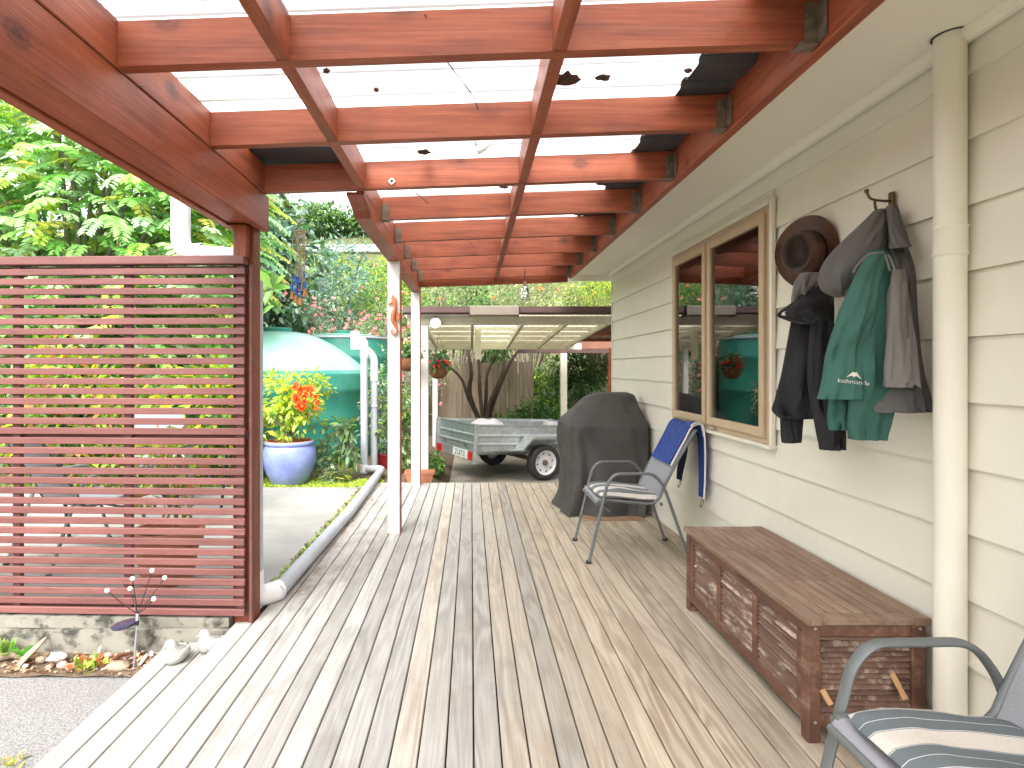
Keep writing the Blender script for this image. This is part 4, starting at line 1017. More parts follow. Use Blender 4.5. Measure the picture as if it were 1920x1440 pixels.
T(MB().cbox((-TL,-.30,T0-.10),(TL,-.25,T0-.022), .003, 0), 'chassis_rail'); T(MB().cbox((-TL,.25,T0-.10),(TL,.30,T0-.022), .003, 0), 'chassis_rail')
g = MB(); g.obox((TL,0,T0-.06),(TL+1.1,0,T0-.10), .06, .08); T(g, 'drawbar')
# white sack in the tray
m_sack = pm('white_sack', (.66,.62,.68), (.55,.52,.58), scale=6, rough=.7)
sk = MB()
M_ = Tt((.69,9.05,-.28)) @ Matrix.Rotation(R(27),4,'Z')
def blob(mb, c, r, seed, amp=.25, nu=20, nv=12, M=None):
    b = MB(); b.ball((0,0,0), r, nu, nv); 
    for p in b.v:
        q = Vector(p); k = 1+amp*mnoise.noise(q.normalized()*1.7+Vector((seed,seed,0)))+amp*.4*mnoise.noise(q.normalized()*4+Vector((seed,0,seed)))
        q = q*k
        if M is not None: q = M @ q
        mb.v.append(tuple(q+Vector(c)))
    o = len(mb.v)-len(b.v)
    for f in b.f: mb.f.append(tuple(o+i for i in f)); mb.m.append(0)
    return mb
c_ = M_ @ Vector((-.60,-.22,.62)); blob(sk, c_, (.34,.26,.24), 3); solo(sk, 'sack', m_sack, 'pale crumpled sack lying in the back of the trailer', 'sack', tuple(c_-Vector((0,0,.22))), 60)
sk = MB(); c_ = M_ @ Vector((.88,.35,.55)); blob(sk, c_, (.16,.28,.17), 5); solo(sk, 'sack', m_sack, 'small pale sack against the front board inside the trailer', 'sack', tuple(c_-Vector((0,0,.15))), 60)

# ------------------------------------------------------------------ water tanks and their pipes
m_tank = pm('green_polythene', (.028,.215,.155), (.024,.185,.135), scale=2, rough=.32, spec=.5, c3=(.05,.26,.20), s3=3, t3=(.5,.85))
m_tankglare = pm('sky_glare_polythene', (.27,.47,.41), (.20,.40,.34), scale=2, rough=.25, spec=.6)  # sky glare on the dome, put into a paler green
def tank(name, label, c, r, h, rise, lip=False):
    t = thing(name, label, 'water tank', c)
    prof = [(0,0),(r*.985,0),(r,.03)]
    nrib = 3
    for i in range(nrib):
        z = .03+(h-.06)*(i+.5)/nrib; prof += [(r,z-.05),(r+.008,z-.03),(r+.008,z+.03),(r,z+.05)]
    prof += [(r,h-.05),(r*.99,h),(r*.94,h+.04)]
    for q in np.linspace(.1,1,9): prof.append((r*(.94-(.94-.16)*q), h+.04+rise*math.sin(q*math.pi/2)**.9))
    mb = MB(); mb.lathe([(a,z+c[2]) for a, z in prof], (c[0],c[1],0), 64); mb.build('shell', m_tank, t, 40)
    dome = [(a,z+c[2]+.004) for a, z in prof[-10:]]; mb = MB(); mb.lathe(dome, (c[0],c[1],0), 64); mb.build('dome', m_tankglare, t, 40)  # thin pale skin over the shell top carries the painted glare
    mb = MB(); mb.lathe([(r*.16,0),(r*.17,.02),(r*.17,.07),(r*.15,.085),(0,.09)], (c[0],c[1],c[2]+h+.02+rise), 28); mb.build('lid', m_tank, t, 40)
    if lip:
        mb = MB(); mb.lathe([(r*1.0,h-.02),(r*1.03,h),(r*1.03,h+.03),(r*.98,h+.03)], (c[0],c[1],c[2]), 48); mb.build('rim_band', m_pvcg, t, 40)
    return t
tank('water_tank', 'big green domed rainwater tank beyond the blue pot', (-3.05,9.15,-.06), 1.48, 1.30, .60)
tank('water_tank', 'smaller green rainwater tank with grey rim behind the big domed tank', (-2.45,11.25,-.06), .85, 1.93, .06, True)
sp_ = thing('tank_pipe', 'tall white and grey upright pipe in front of the green tank', 'pipe', (-1.365,7.5,-.03))
x = -1.365; mb = MB(); mb.tube([(x,7.50,-.03),(x,7.50,1.56)], .046, 20); mb.build('riser', m_pvcg, sp_, 50)
mb = MB(); mb.tube(fillet([(x,7.5,1.45),(x,7.5,1.67),(x-.12,7.5,1.67)], .08, 6), .052, 20); mb.build('elbow', m_pvc, sp_, 50)
mb = MB(); mb.tube([(x-.115,7.50,1.56),(x-.115,7.50,1.79)], .056, 20); mb.build('inlet', m_pvc, sp_, 50)
MB().tube([(x,7.5,-.01),(x,7.5,.09)], .051, 20).build('socket', m_pvc, sp_, 50)
sp_ = thing('tank_pipe', 'shorter grey pipe with white bend just behind the tall upright pipe', 'pipe', (-1.26,7.70,-.03))
x = -1.27; mb = MB(); mb.tube([(x,7.70,-.03),(x,7.70,1.18)], .044, 20); mb.build('riser', m_pvcg, sp_, 50)
mb = MB(); mb.tube(fillet([(x,7.7,1.15),(x,7.7,1.45),(x-.09,7.7,1.55),(x-.16,7.95,1.57)], .1, 6), .050, 20); mb.build('bend', m_pvc, sp_, 50)
mb = MB(); mb.lathe([(.045,0),(.049,.004),(.049,.03),(.045,.034)], (x,7.7,.80), 20); mb.build('coupling', m_pvcg, sp_, 50)

# ------------------------------------------------------------------ pots
m_blueg = pm('blue_glaze', (.17,.22,.50), (.25,.31,.58), scale=2.5, rough=.14, spec=.7, c3=(.12,.15,.40), s3=2, t3=(.5,.8))
m_mulch = pm('potting_mix', (.06,.04,.025), (.12,.085,.06), scale=30, rough=.95, bmp=1, bscale=60, bdist=.02)
def pot(name, label, c, prof, mat, soil_r, soil_z, rim=None, n=40):
    t = thing(name, label, 'pot', c)
    mb = MB(); mb.lathe(prof, c, n); mb.build('bowl', mat, t, 50)
    if rim: mb = MB(); mb.lathe(rim[0], c, n); mb.build('rim', rim[1], t, 50)
    mb = MB(); mb.lathe([(soil_r,soil_z-.01),(soil_r*.6,soil_z+.008),(0,soil_z+.015)], c, 20); mb.build('soil', m_mulch, t, 60)
    return t
bc = (-2.12,6.86,-.03)
pot('glazed_pot', 'large rounded blue glazed pot with an orange-flowered shrub', bc, [(0,0),(.19,0),(.215,.03),(.275,.16),(.308,.29),(.305,.38),(.282,.44),(.272,.455),(.285,.465),(.290,.485),(.280,.50),(.268,.502)], m_blueg, .245, .455, ([(.268,.502),(.262,.508),(.250,.500),(.246,.44)], m_terra))
pot('red_pot', 'dark red pot of succulents behind the white deck post', (-1.13,7.95,-.04), [(0,0),(.12,0),(.165,.19),(.18,.19),(.182,.215),(.165,.215),(.16,.17)], pm('red_glaze', (.26,.02,.022), (.20,.015,.018), rough=.25), .155, .18)
pot('terracotta_pot', 'wide terracotta pot standing behind the slatted screen', (-1.90,3.68,-.012), [(0,0),(.145,0),(.185,.24),(.205,.245),(.215,.32),(.205,.335),(.19,.33),(.18,.25)], m_terra, .18, .27)
tp = thing('terracotta_trough', 'small terracotta trough planter at the foot of the carport post', 'planter', (-.62,7.12,-.06))
mb = MB(); r0 = lambda s, z: [(-.62+a*.17*s, 7.12+b*.08*s, z) for a, b in ((-1,-1),(1,-1),(1,1),(-1,1))]
mb.loft([r0(.85,-.06),r0(.98,.04),r0(1.06,.042),r0(1.06,.075),r0(.96,.075),r0(.9,.03)], caps=(True,True)); mb.build('trough', m_terra, tp)

# ------------------------------------------------------------------ paling fence
m_pale = pm('weathered_paling', (.20,.148,.10), (.125,.09,.062), scale=4, stretch=(8,8,.6), rough=.9, bmp=.4, bscale=40, rv=.28, c3=(.30,.27,.20), s3=2, t3=(.5,.8))
fn = thing('paling_fence', 'weathered brown timber paling fence behind the multi-stemmed tree', 'fence', (.2,12.3,-.28))
pm_me = MB().cbox((-.052,-.008,0),(.052,.008,1.72), .004, 2).mesh('paling')
for i in range(33):
    o = link('paling', pm_me, m_pale, fn, (-2.4+.108*i+rnd.uniform(-.004,.004), rnd.uniform(-.006,.006), rnd.uniform(-.03,.03))); o.rotation_euler = (0, R(rnd.uniform(-.6,.6)), 0)
for z in (.35,1.3): MB().cbox((-2.45,.012,z),(1.12,.05,z+.09), .003, 0).build('rail', m_pale, fn, local=True)

# ------------------------------------------------------------------ guard rail up on the road
gr = thing('guard_rail', 'grey steel guard rail at the roadside up the bank', 'guard rail', (-5,24.5,terr(-5,24.5)))
zg = 6.15; mb = MB(); pr = [(0,.0),(-.05,.04),(-.05,.10),(0,.15),(0,.19),(-.05,.24),(-.05,.30),(0,.34)]
mb.loft([[(x,24.5+y,zg+z) for y,z in pr] for x in (-16,3)], closed=False); mb.build('beam', m_metal, gr)
for k in range(10):
    x = -15+2.0*k; MB().cbox((x-.06,24.52,terr(x,24.5)-.1),(x+.06,24.62,zg+.30), .01, 2).build('post', m_bracket, gr)
    MB().cbox((x-.07,24.44,zg-.06),(x+.07,24.51,zg+.0), .01, 2).build('reflector', m_black, gr)

# ------------------------------------------------------------------ table and chairs behind the screen
def patio_set():
    t = thing('glass_table', 'glass-topped patio table with dark legs behind the slatted screen', 'table', (-2.75,5.05,-.012))
    mb = MB(); mb.cbox((-3.25,4.55,.70),(-2.25,5.55,.708), .003, 0); mb.build('glass_top', m_glass, t)
    mb = MB(); mb.tube([(-3.24,4.56,.69),(-2.26,4.56,.69),(-2.26,5.54,.69),(-3.24,5.54,.69),(-3.24,4.56,.69)], .012, 8); mb.build('top_frame', m_frame, t)
    for sx, sy in ((-1,-1),(1,-1),(1,1),(-1,1)): MB().tube([(-2.75+.47*sx,5.05+.47*sy,.69),(-2.75+.42*sx,5.05+.42*sy,-.011)], .014, 8).build('leg', m_black, t)
patio_set()
make_chair('patio_chair', 'dark-legged sling chair behind the slatted screen, facing the glass table', (-2.75,4.15,-.012), R(62), None)
make_chair('patio_chair', 'sling chair beyond the glass table, backing on to the garden bed', (-3.1,5.85,-.012), R(-60), None)

# ------------------------------------------------------------------ seahorse, dial, wind chime, hanging lamp
m_sea = pm('orange_pottery', (.52,.165,.07), (.40,.115,.05), scale=12, rough=.6, bmp=.3, bscale=80)
sc_ = thing('seahorse_plaque', 'orange pottery seahorse fixed to the white deck post', 'ornament', (-.61,4.67,1.75))
sx = lambda px, py: at(px, py, 4.663)
body = [(736,560,.010),(739,567,.019),(741,577,.018),(738,588,.025),(737,598,.026),(740,607,.019),(744,615,.012),(745,622,.009),(740,627,.008),(735,625,.007),(734,620,.006),(738,618,.005)]
P = smoothpath([sx(a,b) for a,b,_ in body], 4); rr = []
for i in range(len(body)-1): rr += [body[i][2]+(body[i+1][2]-body[i][2])*k/4 for k in range(4)]
rr.append(body[-1][2]); rr = [q*1.45 for q in rr]
MB().tube(P, rr, 10, flat=(1,.6), up=(0,1,0)).build('body', m_sea, sc_, 60)
MB().tube([sx(738,566),sx(733,568),sx(728,571)], [.015,.010,.008], 8).build('snout', m_sea, sc_, 60)
mb = MB()
for (a,b),(c,d) in (((736,562),(734,552)),((741,561),(744,553))): mb.tube([sx(a,b),sx(c,d)], [.008,.002], 6)
mb = MB(); mb.loft([[sx(733,562),sx(736,552),sx(740,557),sx(745,560),sx(742,566)],[p-Vector((0,.012,0)) for p in (sx(733,562),sx(736,552),sx(740,557),sx(745,560),sx(742,566))]], caps=(True,True)); mb.build('crest', m_sea, sc_)
mb = MB(); q = [sx(744,585),sx(750,588),sx(749,600),sx(743,601)]; mb.loft([q,[p-Vector((0,.01,0)) for p in q]], caps=(True,True)); mb.build('fin', m_sea, sc_)

dc = at(816.5,606,7.30); dl = thing('dial_thermometer', 'round white dial thermometer hanging under the carport gutter', 'thermometer', tuple(dc))
Mx = Tt(dc) @ Matrix.Rotation(R(90),4,'X')
mb = MB(); mb.lathe([(0,-.012),(.070,-.012),(.074,0),(.074,.012),(.068,.014),(.066,.010)], n=32, M=None); placed(mb, Mx).build('case', m_bracket, dl, 50)
mb = MB(); mb.lathe([(.066,.010),(0,.0105)], n=32); placed(mb, Mx).build('face', m_white, dl)
mb = MB(); mb.obox((0,-.03,.0125),(0,.042,.0125), .006, .002, up=(0,0,1)); placed(mb, Mx).build('needle', pm('blue_needle', (.03,.08,.12), rough=.5), dl)
mb = MB()
for k in range(12):
    a = k*math.pi/6; mb.obox((.052*math.cos(a),.052*math.sin(a),.0115),(.061*math.cos(a),.061*math.sin(a),.0115), .004, .001, up=(0,0,1))
o = placed(mb, Mx).build('scale_mark', m_black, dl); o['kind'] = 'stuff'
MB().tube([dc+Vector((0,0,.07)),dc+Vector((0,0,.17))], .003, 6).build('cord', m_black, dl)

wc = thing('wind_chime', 'wind chime of cords, blue beads and wooden bells hanging from the pergola', 'wind chime', tuple(at(562,545,3.11)))
m_bead = pm('blue_bead', (.02,.10,.42), (.03,.16,.5), rough=.2); m_bell = pm('wooden_bell', (.40,.20,.07), (.30,.14,.05), scale=20, rough=.5); m_cord = pm('natural_cord', (.42,.35,.25), (.32,.26,.18), rough=.9)
tp_ = Vector((at(563,367,3.105))); MB().tube([tp_+Vector((0,0,.03)), at(563,432,3.105)], .0015, 5).build('string', m_cord, wc)
MB().tube([at(551,434,3.105),at(563,431,3.105),at(574,434,3.105)], .005, 6).build('bar', m_cord, wc)
ends = [(551,545),(555,528),(558,552),(562,538),(566,556),(570,520),(574,540),(560,530),(568,534),(553,536)]
for i, (ex, ey) in enumerate(ends):
    x0 = 551+23*((i*37)%10)/9.0
    a = at(x0,434,3.105); b = at(ex,ey,3.105)+Vector((0,rnd.uniform(-.03,.03),0)); mid = (a+b)/2+Vector((rnd.uniform(-.012,.012),rnd.uniform(-.01,.01),0))
    MB().tube(smoothpath([a,mid,b],4), .0022, 5).build('cord', m_cord, wc)
    for k in range(3): MB().ball(b+Vector((rnd.uniform(-.004,.004),rnd.uniform(-.006,.006),.012*k)), rnd.uniform(.007,.010), 8, 6).build('bead', m_bead, wc, 60)
    if i % 2 == 0 or i in (5,):
        MB().lathe([(.003,.0),(.009,-.006),(.012,-.03),(.014,-.042),(.012,-.042),(.009,-.03),(.004,-.008)], b+Vector((0,0,-.006)), 12).build('bell', m_bell, wc, 50)

pl_ = thing('pendant_lamp', 'clear ribbed glass pendant lamp hanging under the far pergola rafters', 'lamp', tuple(at(983,555,5.62)))
MB().tube([at(984,515,5.62)+Vector((0,0,.06)),at(984,531,5.62)], .004, 6).build('flex', m_black, pl_)
MB().lathe([(.006,.02),(.016,.01),(.018,-.03),(.012,-.035)], at(984,531,5.62), 12).build('lamp_holder', m_bracket, pl_, 50)
c_ = at(984,537,5.62); MB().lathe([(.018,.0),(.034,-.02),(.04,-.05),(.036,-.06),(.045,-.075),(.040,-.09),(.046,-.105),(.038,-.125),(.0,-.13)], c_, 20).build('glass_shade', m_glass, pl_, 30)

# ------------------------------------------------------------------ solar stake light, bird ornaments, things on the soil strip
so_l = thing('solar_stake_light', 'solar garden light with six white globes on wires beside the screen', 'garden light', tuple(at(250,1258,2.86)))
Ys = 2.87; hub = at(258,1150,Ys)
m_globe = pm('white_globe', (.85,.85,.86), (.8,.8,.82), rough=.2)
MB().tube([at(250,1262,Ys),at(257,1168,Ys)], .0045, 8).build('stake', m_metal, so_l, 50)
MB().tube([at(257,1172,Ys),at(257.5,1163,Ys)], .009, 10).build('joint', m_black, so_l, 50)
MB().tube([at(257.5,1163,Ys),hub], .0085, 10).build('hub', m_metal, so_l, 50)
pc = at(234,1171,Ys); M_ = Tt(pc) @ Matrix.Rotation(R(-10),4,'Y')
mb = MB(); mb.lathe([(0,-.012),(.045,-.012),(.058,-.004),(.060,.006),(.056,.008),(0,.008)], n=28); placed(mb, M_).build('solar_panel', pm('solar_glass', (.03,.03,.055), (.05,.05,.09), scale=60, rough=.15), so_l, 40)
MB().tube([pc+Vector((.04,0,.006)),at(256,1167,Ys)], .005, 6).build('arm', m_black, so_l)
for i, (bx, by) in enumerate(((213,1100),(233,1111),(253,1082),(273,1078),(305,1086),(301,1114))):
    b = at(bx,by,Ys)+Vector((0,(-.05,.05,-.02,.06,.02,-.06)[i],0)); s_ = hub+Vector(((bx-258)*.00012,0,.0))
    mid = s_+(b-s_)*.5+Vector((0,0,-.006 if i in (0,5) else .0))
    wr = MB().tube(smoothpath([s_,mid,b],5), .0022, 6).build('wire', m_black, so_l, 60)
    MB().ball(b, .0115, 14, 10).build('globe', m_globe, wr, 60)

m_birdw = pm('white_pottery', (.40,.39,.37), (.33,.32,.30), scale=12, rough=.55, bmp=.15, c3=(.28,.27,.24), s3=9, t3=(.52,.75))
def bird(label, c, rz):
    t = thing('bird_ornament', label, 'ornament', c, rz, 'white pottery birds on the deck step')
    mb = MB(); rings = []
    # body as rings from the base up, leaning into the head
    for z, rx, ry, ox in ((0,.030,.026,0),(.006,.043,.038,0),(.025,.056,.050,.002),(.045,.056,.050,.002),(.062,.046,.043,-.004),(.074,.034,.034,-.012),(.084,.029,.030,-.018),(.096,.026,.028,-.021),(.106,.018,.020,-.022),(.111,.008,.009,-.022)):
        rings.append([(ox+rx*math.cos(a)+(.018*math.cos(a)**3*(1-z/.08) if math.cos(a) > 0 and z < .08 else 0), ry*math.sin(a), z) for a in np.linspace(0,2*math.pi,25)[:-1]])
    mb.loft(rings, caps=(True,True)); mb.build('body', m_birdw, t, 70, local=True)
    mb = MB(); mb.tube([(-.042,0,.092),(-.054,.004,.088),(-.060,.006,.082)], [.010,.006,.001], 8, flat=(1,.7), up=(0,0,1)); mb.build('beak', m_birdw, t, 60, local=True)
    for s in (-1,1):
        M_ = Tt((.014,.045*s,.042)) @ Matrix.Rotation(R(-22),4,'Y'); mb = MB(); mb.ball((0,0,0), (.040,.011,.024), 14, 8, M=None); placed(mb, M_).build('wing', m_birdw, t, 60, local=True)
    M_ = Tt((.058,0,.040)) @ Matrix.Rotation(R(-28),4,'Y'); mb = MB(); mb.ball((0,0,0), (.020,.018,.010), 12, 7); placed(mb, M_).build('tail', m_birdw, t, 60, local=True)
bird('white pottery bird sitting low on the step, head turned', (-1.40,2.775,-.069), R(62))
bird('white pottery bird tucked against the deck edge, head bowed', (-1.285,2.88,-.069), R(48))

m_rock = pm('brown_rock', (.30,.23,.17), (.22,.165,.12), scale=9, rough=.85, bmp=.4, bscale=50)
m_shell = pm('white_shell', (.52,.50,.48), (.42,.39,.36), scale=20, rough=.6, bmp=.5, bscale=90)
m_pink = pm('pinkish_stone', (.44,.30,.25), (.36,.23,.18), scale=14, rough=.8, bmp=.3)
m_drift = pm('driftwood', (.34,.26,.19), (.22,.16,.11), scale=5, stretch=(1,1,6), rough=.9, bmp=.7, bscale=50)
def stone(label, px, py, Y, r, mat, seed, cat='stone', name='stone', amp=.3, rot=0):
    p = at(px,py,Y); mb = MB(); blob(mb, p, r, seed, amp, 18, 11, Matrix.Rotation(rot,4,'Y')); o = solo(mb, name, mat, label, cat, (p.x,p.y,p.z-r[2]), 55); return o
stone('flat brown rock at the foot of the solar light stake', 222,1250,2.86, (.058,.035,.026), m_rock, 2)
stone('lumpy white shell lying beside the driftwood', 108,1232,2.90, (.036,.03,.022), m_shell, 7, 'shell', 'shell', .6)
stone('small round white pebble at the path edge', 48,1249,2.85, (.013,.012,.011), m_shell, 9, 'pebble', 'pebble', .2)
stone('pinkish stone by the soil strip plant', 118,1247,2.88, (.030,.02,.018), m_pink, 4)
stone('pale upright shell leaning on the plinth', 187,1221,2.95, (.010,.008,.022), m_shell, 12, 'shell', 'shell', .4)
stone('pale pink shell half buried near the plinth', 178,1233,2.93, (.026,.02,.014), m_pink, 15, 'shell', 'shell', .4)
stone('rounded pink shell behind the flat brown rock', 203,1229,2.93, (.020,.018,.015), m_pink, 18, 'shell', 'shell', .3)
stone('grey-brown stone under the driftwood', 78,1237,2.91, (.028,.02,.016), m_rock, 21)
stone('knobbly white shell beside the step', 284,1226,2.92, (.013,.012,.013), m_shell, 25, 'shell', 'shell', .6)
mb = MB(); a = at(34,1249,2.86); b = at(87,1194,2.95); mb.tube(smoothpath([a,a+(b-a)*.3+Vector((0,0,.004)),a+(b-a)*.7,b],4), [.020,.023,.025,.026,.026,.025,.024,.023,.021,.018,.014,.009,.003], 8, flat=(1,.45)); solo(mb, 'driftwood', m_drift, 'pointed slab of driftwood leaning on the plinth', 'driftwood', tuple(a), 50)
mb = MB(); a = at(-20,1240,2.90); mb.tube([a,at(22,1228,2.93),at(50,1236,2.90)], [.028,.03,.012], 8, flat=(1,.5)); solo(mb, 'driftwood', m_drift, 'broad bark-brown driftwood lump at the plinth foot', 'driftwood', tuple(a), 50)
mb = MB(); a = at(205,1240,2.90); mb.tube([a,at(225,1228,2.92),at(248,1224,2.93)], [.004,.020,.012], 8, flat=(1,.4)); solo(mb, 'bark_piece', pm('red_bark', (.24,.10,.06), (.17,.07,.04), scale=10, rough=.8), 'curled reddish bark behind the flat brown rock', 'bark', tuple(a), 50)
mb = MB(); a = at(262,1246,2.88); mb.tube([a,at(272,1232,2.90),at(276,1226,2.92)], [.010,.014,.006], 8, flat=(1,.5)); solo(mb, 'shell', m_shell, 'white mussel shell beside the stake of the solar light', 'shell', tuple(a), 50)

# ------------------------------------------------------------------ planting
def arr_mesh(name, V, F, col=None):
    V = np.asarray(V, np.float32); F = np.asarray(F, np.int32); k = F.shape[1]
    me = bpy.data.meshes.new(name); me.vertices.add(len(V)); me.vertices.foreach_set('co', V.ravel())
    me.loops.add(F.size); me.loops.foreach_set('vertex_index', F.ravel())
    me.polygons.add(len(F)); me.polygons.foreach_set('loop_start', np.arange(len(F), dtype=np.int32)*k)
    if col is not None:
        ca = me.color_attributes.new('Col', 'FLOAT_COLOR', 'POINT'); c4 = np.ones((len(V),4), np.float32); c4[:,:3] = col; ca.data.foreach_set('color', c4.ravel())
    me.update(calc_edges=True); me.validate(); return me
def unit(a): return a/np.maximum(np.linalg.norm(a, axis=-1, keepdims=True), 1e-9)
def leaves(P, D, Nn, L, W, Cc, fold=.18, curl=.15):
    "P base points, D directions, Nn normals: 6-point folded leaves, 2 quads each"
    D = unit(D); Sd = unit(np.cross(D, Nn)); U = np.cross(Sd, D); L = L[:,None]; W = W[:,None]
    b = P; t = P+D*L-U*curl*L
    r1 = P+D*L*.35+Sd*W*.5+U*fold*W; r2 = P+D*L*.72+Sd*W*.40+U*(fold*W-curl*.4*L)
    l1 = P+D*L*.35-Sd*W*.5+U*fold*W; l2 = P+D*L*.72-Sd*W*.40+U*(fold*W-curl*.4*L)
    n = len(P); V = np.stack([b,r1,r2,t,l2,l1], 1).reshape(-1,3)
    i = np.arange(n)[:,None]*6; F = np.concatenate([i+np.array([[0,1,2,3]]), i+np.array([[0,3,4,5]])], 0)
    return V, F, np.repeat(Cc, 6, 0)
def pal(n, cols, wts, jit=.18):
    wts = np.array(wts, float); idx = RG.choice(len(cols), n, p=wts/wts.sum()); c = np.array(cols)[idx]
    return c*1.85*(1+jit*RG.standard_normal((n,1)))*(1+.06*RG.standard_normal((n,3)))
def sph(n): return unit(RG.standard_normal((n,3)))
def cat_meshes(parts):
    V, F, Cc, o = [], [], [], 0
    for v, f, c in parts: V.append(v); F.append(f+o); Cc.append(c); o += len(v)
    return np.concatenate(V), np.concatenate(F), np.clip(np.concatenate(Cc), .002, 1)
def crown(center, rad, ncl, per, cr, L, asp, cols, wts, droop=.2, shell=.55, flat=1.0, up=.5):
    "leaf clumps through an uneven ellipsoid"
    d = sph(ncl); r = (shell+(1-shell)*RG.random((ncl,1)))**1.0; r *= 1+.16*RG.standard_normal((ncl,1))
    cc = np.array(center)+d*r*np.array(rad)
    tint = 1+.22*RG.standard_normal((ncl,1))
    n = ncl*per; ci = np.repeat(np.arange(ncl), per)
    off = sph(n)*(RG.random((n,1))**.5)*cr*np.array([1,1,flat]); P = cc[ci]+off
    D = unit(off)+.55*RG.standard_normal((n,3))+d[ci]*.5; D[:,2] -= droop*2
    Nn = sph(n)*.7; Nn[:,2] += up*2; 
    l = L*(.7+.6*RG.random(n)); col = pal(n, cols, wts)*tint[ci]
    return leaves(P, D, Nn, l, l*asp, col), cc
def limbs(base, cc, r0, name, mat, parent, k=10, lean=None, split=.45):
    "a trunk and limbs that reach towards the clumps, one mesh"
    mb = MB(); base = Vector(base); cc = [Vector(c) for c in cc]
    top = sum(cc, Vector())/len(cc); fork = base+(top-base)*split
    mb.tube(smoothpath([base-Vector((0,0,.05)), base+(fork-base)*.5+Vector((rnd.uniform(-.05,.05),rnd.uniform(-.05,.05),0)), fork],4), [r0*(1-.4*i/8) for i in range(9)], 8)
    for c in rnd.sample(cc, min(k, len(cc))):
        mid = fork+(c-fork)*.5+Vector((rnd.uniform(-.12,.12),rnd.uniform(-.12,.12),rnd.uniform(-.05,.12)))*(c-fork).length
        mb.tube(smoothpath([fork,mid,c],4), [r0*.55*(1-.8*i/8) for i in range(9)], 6)
    return mb.build(name, mat, parent, 60)
def shrub(name, label, center, rad, ncl, per, cr, L, asp, cols, wts, base=None, r0=.03, cat='shrub', group=None, flowers=None, trunk_mat=m_bark, stem='stem', k=8, split=.45, **kw):
    base = base or (center[0], center[1], terr(center[0],center[1]) if center[1] > 12 else -.05)
    t = thing(name, label, cat, base, 0, group)
    (V, F, Cc), cc = crown(center, rad, ncl, per, cr, L, asp, cols, wts, **kw)
    V = V-np.array(base); o = link('foliage' if cat != 'tree' else 'crown', arr_mesh(name+'_leaves', V, F, np.clip(Cc,.002,1)), m_leaf, t)
    limbs(base, cc, r0, stem if cat != 'tree' else 'trunk', trunk_mat, t, k, split=split)
    if flowers:
        n, fs, fc = flowers; idx = RG.choice(len(cc), n); d = unit(cc[idx]-np.array(center)); d[:,1] -= .6; d = unit(d); pp = cc[idx]+d*cr*.9+.3*cr*RG.standard_normal((n,3))
        blossoms(pp, d, fs, fc, t, np.array(base))
    return t
def blossoms(pp, d, fs, fc, parent, base, per=9, name='blossom'):
    parts = []
    n = len(pp); P = np.repeat(pp, per, 0); D = np.repeat(d, per, 0)+.9*sph(n*per); Nn = sph(n*per)
    l = fs*(.6+.6*RG.random(n*per)); c = pal(n*per, fc, [1]*len(fc), .12)
    V, F, Cc = leaves(P, D, Nn, l, l*.7, c); o = link(name, arr_mesh(name, V-base, F, np.clip(Cc,.002,1)), m_petal, parent); o['kind'] = 'stuff'; return o

G_DARK = [(.025,.055,.018),(.04,.08,.025),(.055,.10,.035)]
G_MID = [(.05,.11,.025),(.075,.14,.035),(.10,.17,.05)]
G_PALE = [(.12,.17,.10),(.16,.21,.13),(.10,.16,.08)]
G_BLUE = [(.08,.14,.10),(.12,.18,.14),(.16,.22,.18)]
G_YEL = [(.20,.24,.03),(.14,.22,.035),(.30,.28,.04)]
YEL = [(.45,.34,.03),(.40,.26,.03)]

# pinnate-leaved tree over the screen
def pinnate_tree(name, label, base, center, rad, nf, flen, cols, wts):
    t = thing(name, label, 'tree', base)
    parts = []; tips = []
    d = sph(nf); cl = np.array(center)+d*(.35+.65*RG.random((nf,1))**.6)*np.array(rad)
    # fronds sit in terraces: pull heights towards layers
    lay = .42; cl[:,2] = np.round(cl[:,2]/lay)*lay+.16*RG.standard_normal(nf)*1.0
    D = d.copy(); D[:,2] = .18; D += .45*RG.standard_normal((nf,3))*np.array([1,1,.4]); D = unit(D)
    m = 13; ll = flen*(.7+.5*RG.random(nf)); ftint = pal(nf, cols, wts, .16)
    for s in range(m):
        u = (s+.6)/m
        pos = cl+D*(ll*u)[:,None]; pos[:,2] -= (ll*u**2*.55)
        tang = D.copy(); tang[:,2] -= 1.1*u; tang = unit(tang)
        side = unit(np.cross(tang, np.array([0,0,1.])))
        for sg in (-1,1):
            dd = side*sg+tang*.45+.12*RG.standard_normal((nf,3)); dd[:,2] -= .25
            nn = np.cross(tang, side)*-1+.25*RG.standard_normal((nf,3)); nn[:,2] = np.abs(nn[:,2])+.5
            l = ll*.26*(1-.55*abs(u-.45))*(.85+.3*RG.random(nf))
            parts.append(leaves(pos, dd, nn, l, l*.42, ftint*(1+.10*RG.standard_normal((nf,1))), .08, .12))
    V, F, Cc = cat_meshes(parts); link('crown', arr_mesh(name+'_leaves', V-np.array(base), F, Cc), m_leaf, t)
    limbs(base, cl[RG.choice(nf, 40, replace=False)], .10, 'trunk', m_barkg, t, 26, split=.55)
    return t
FERN = [(.13,.24,.07),(.19,.29,.13),(.24,.33,.20),(.25,.31,.07),(.38,.34,.10)]
pinnate_tree('feathery_tree', 'bright feathery-leaved tree rising above the slatted screen', (-5.6,8.3,-.1), (-5.4,8.2,3.2), (2.5,1.5,2.75), 2600, .50, FERN, [3,4,4,2,1.2])
pinnate_tree('feathery_tree', 'yellowing feathery-leaved tree between the screen and the tank', (-5.8,10.8,-.1), (-5.75,10.8,2.7), (1.5,1.2,2.2), 900, .46, FERN, [3,3,2,3,3])

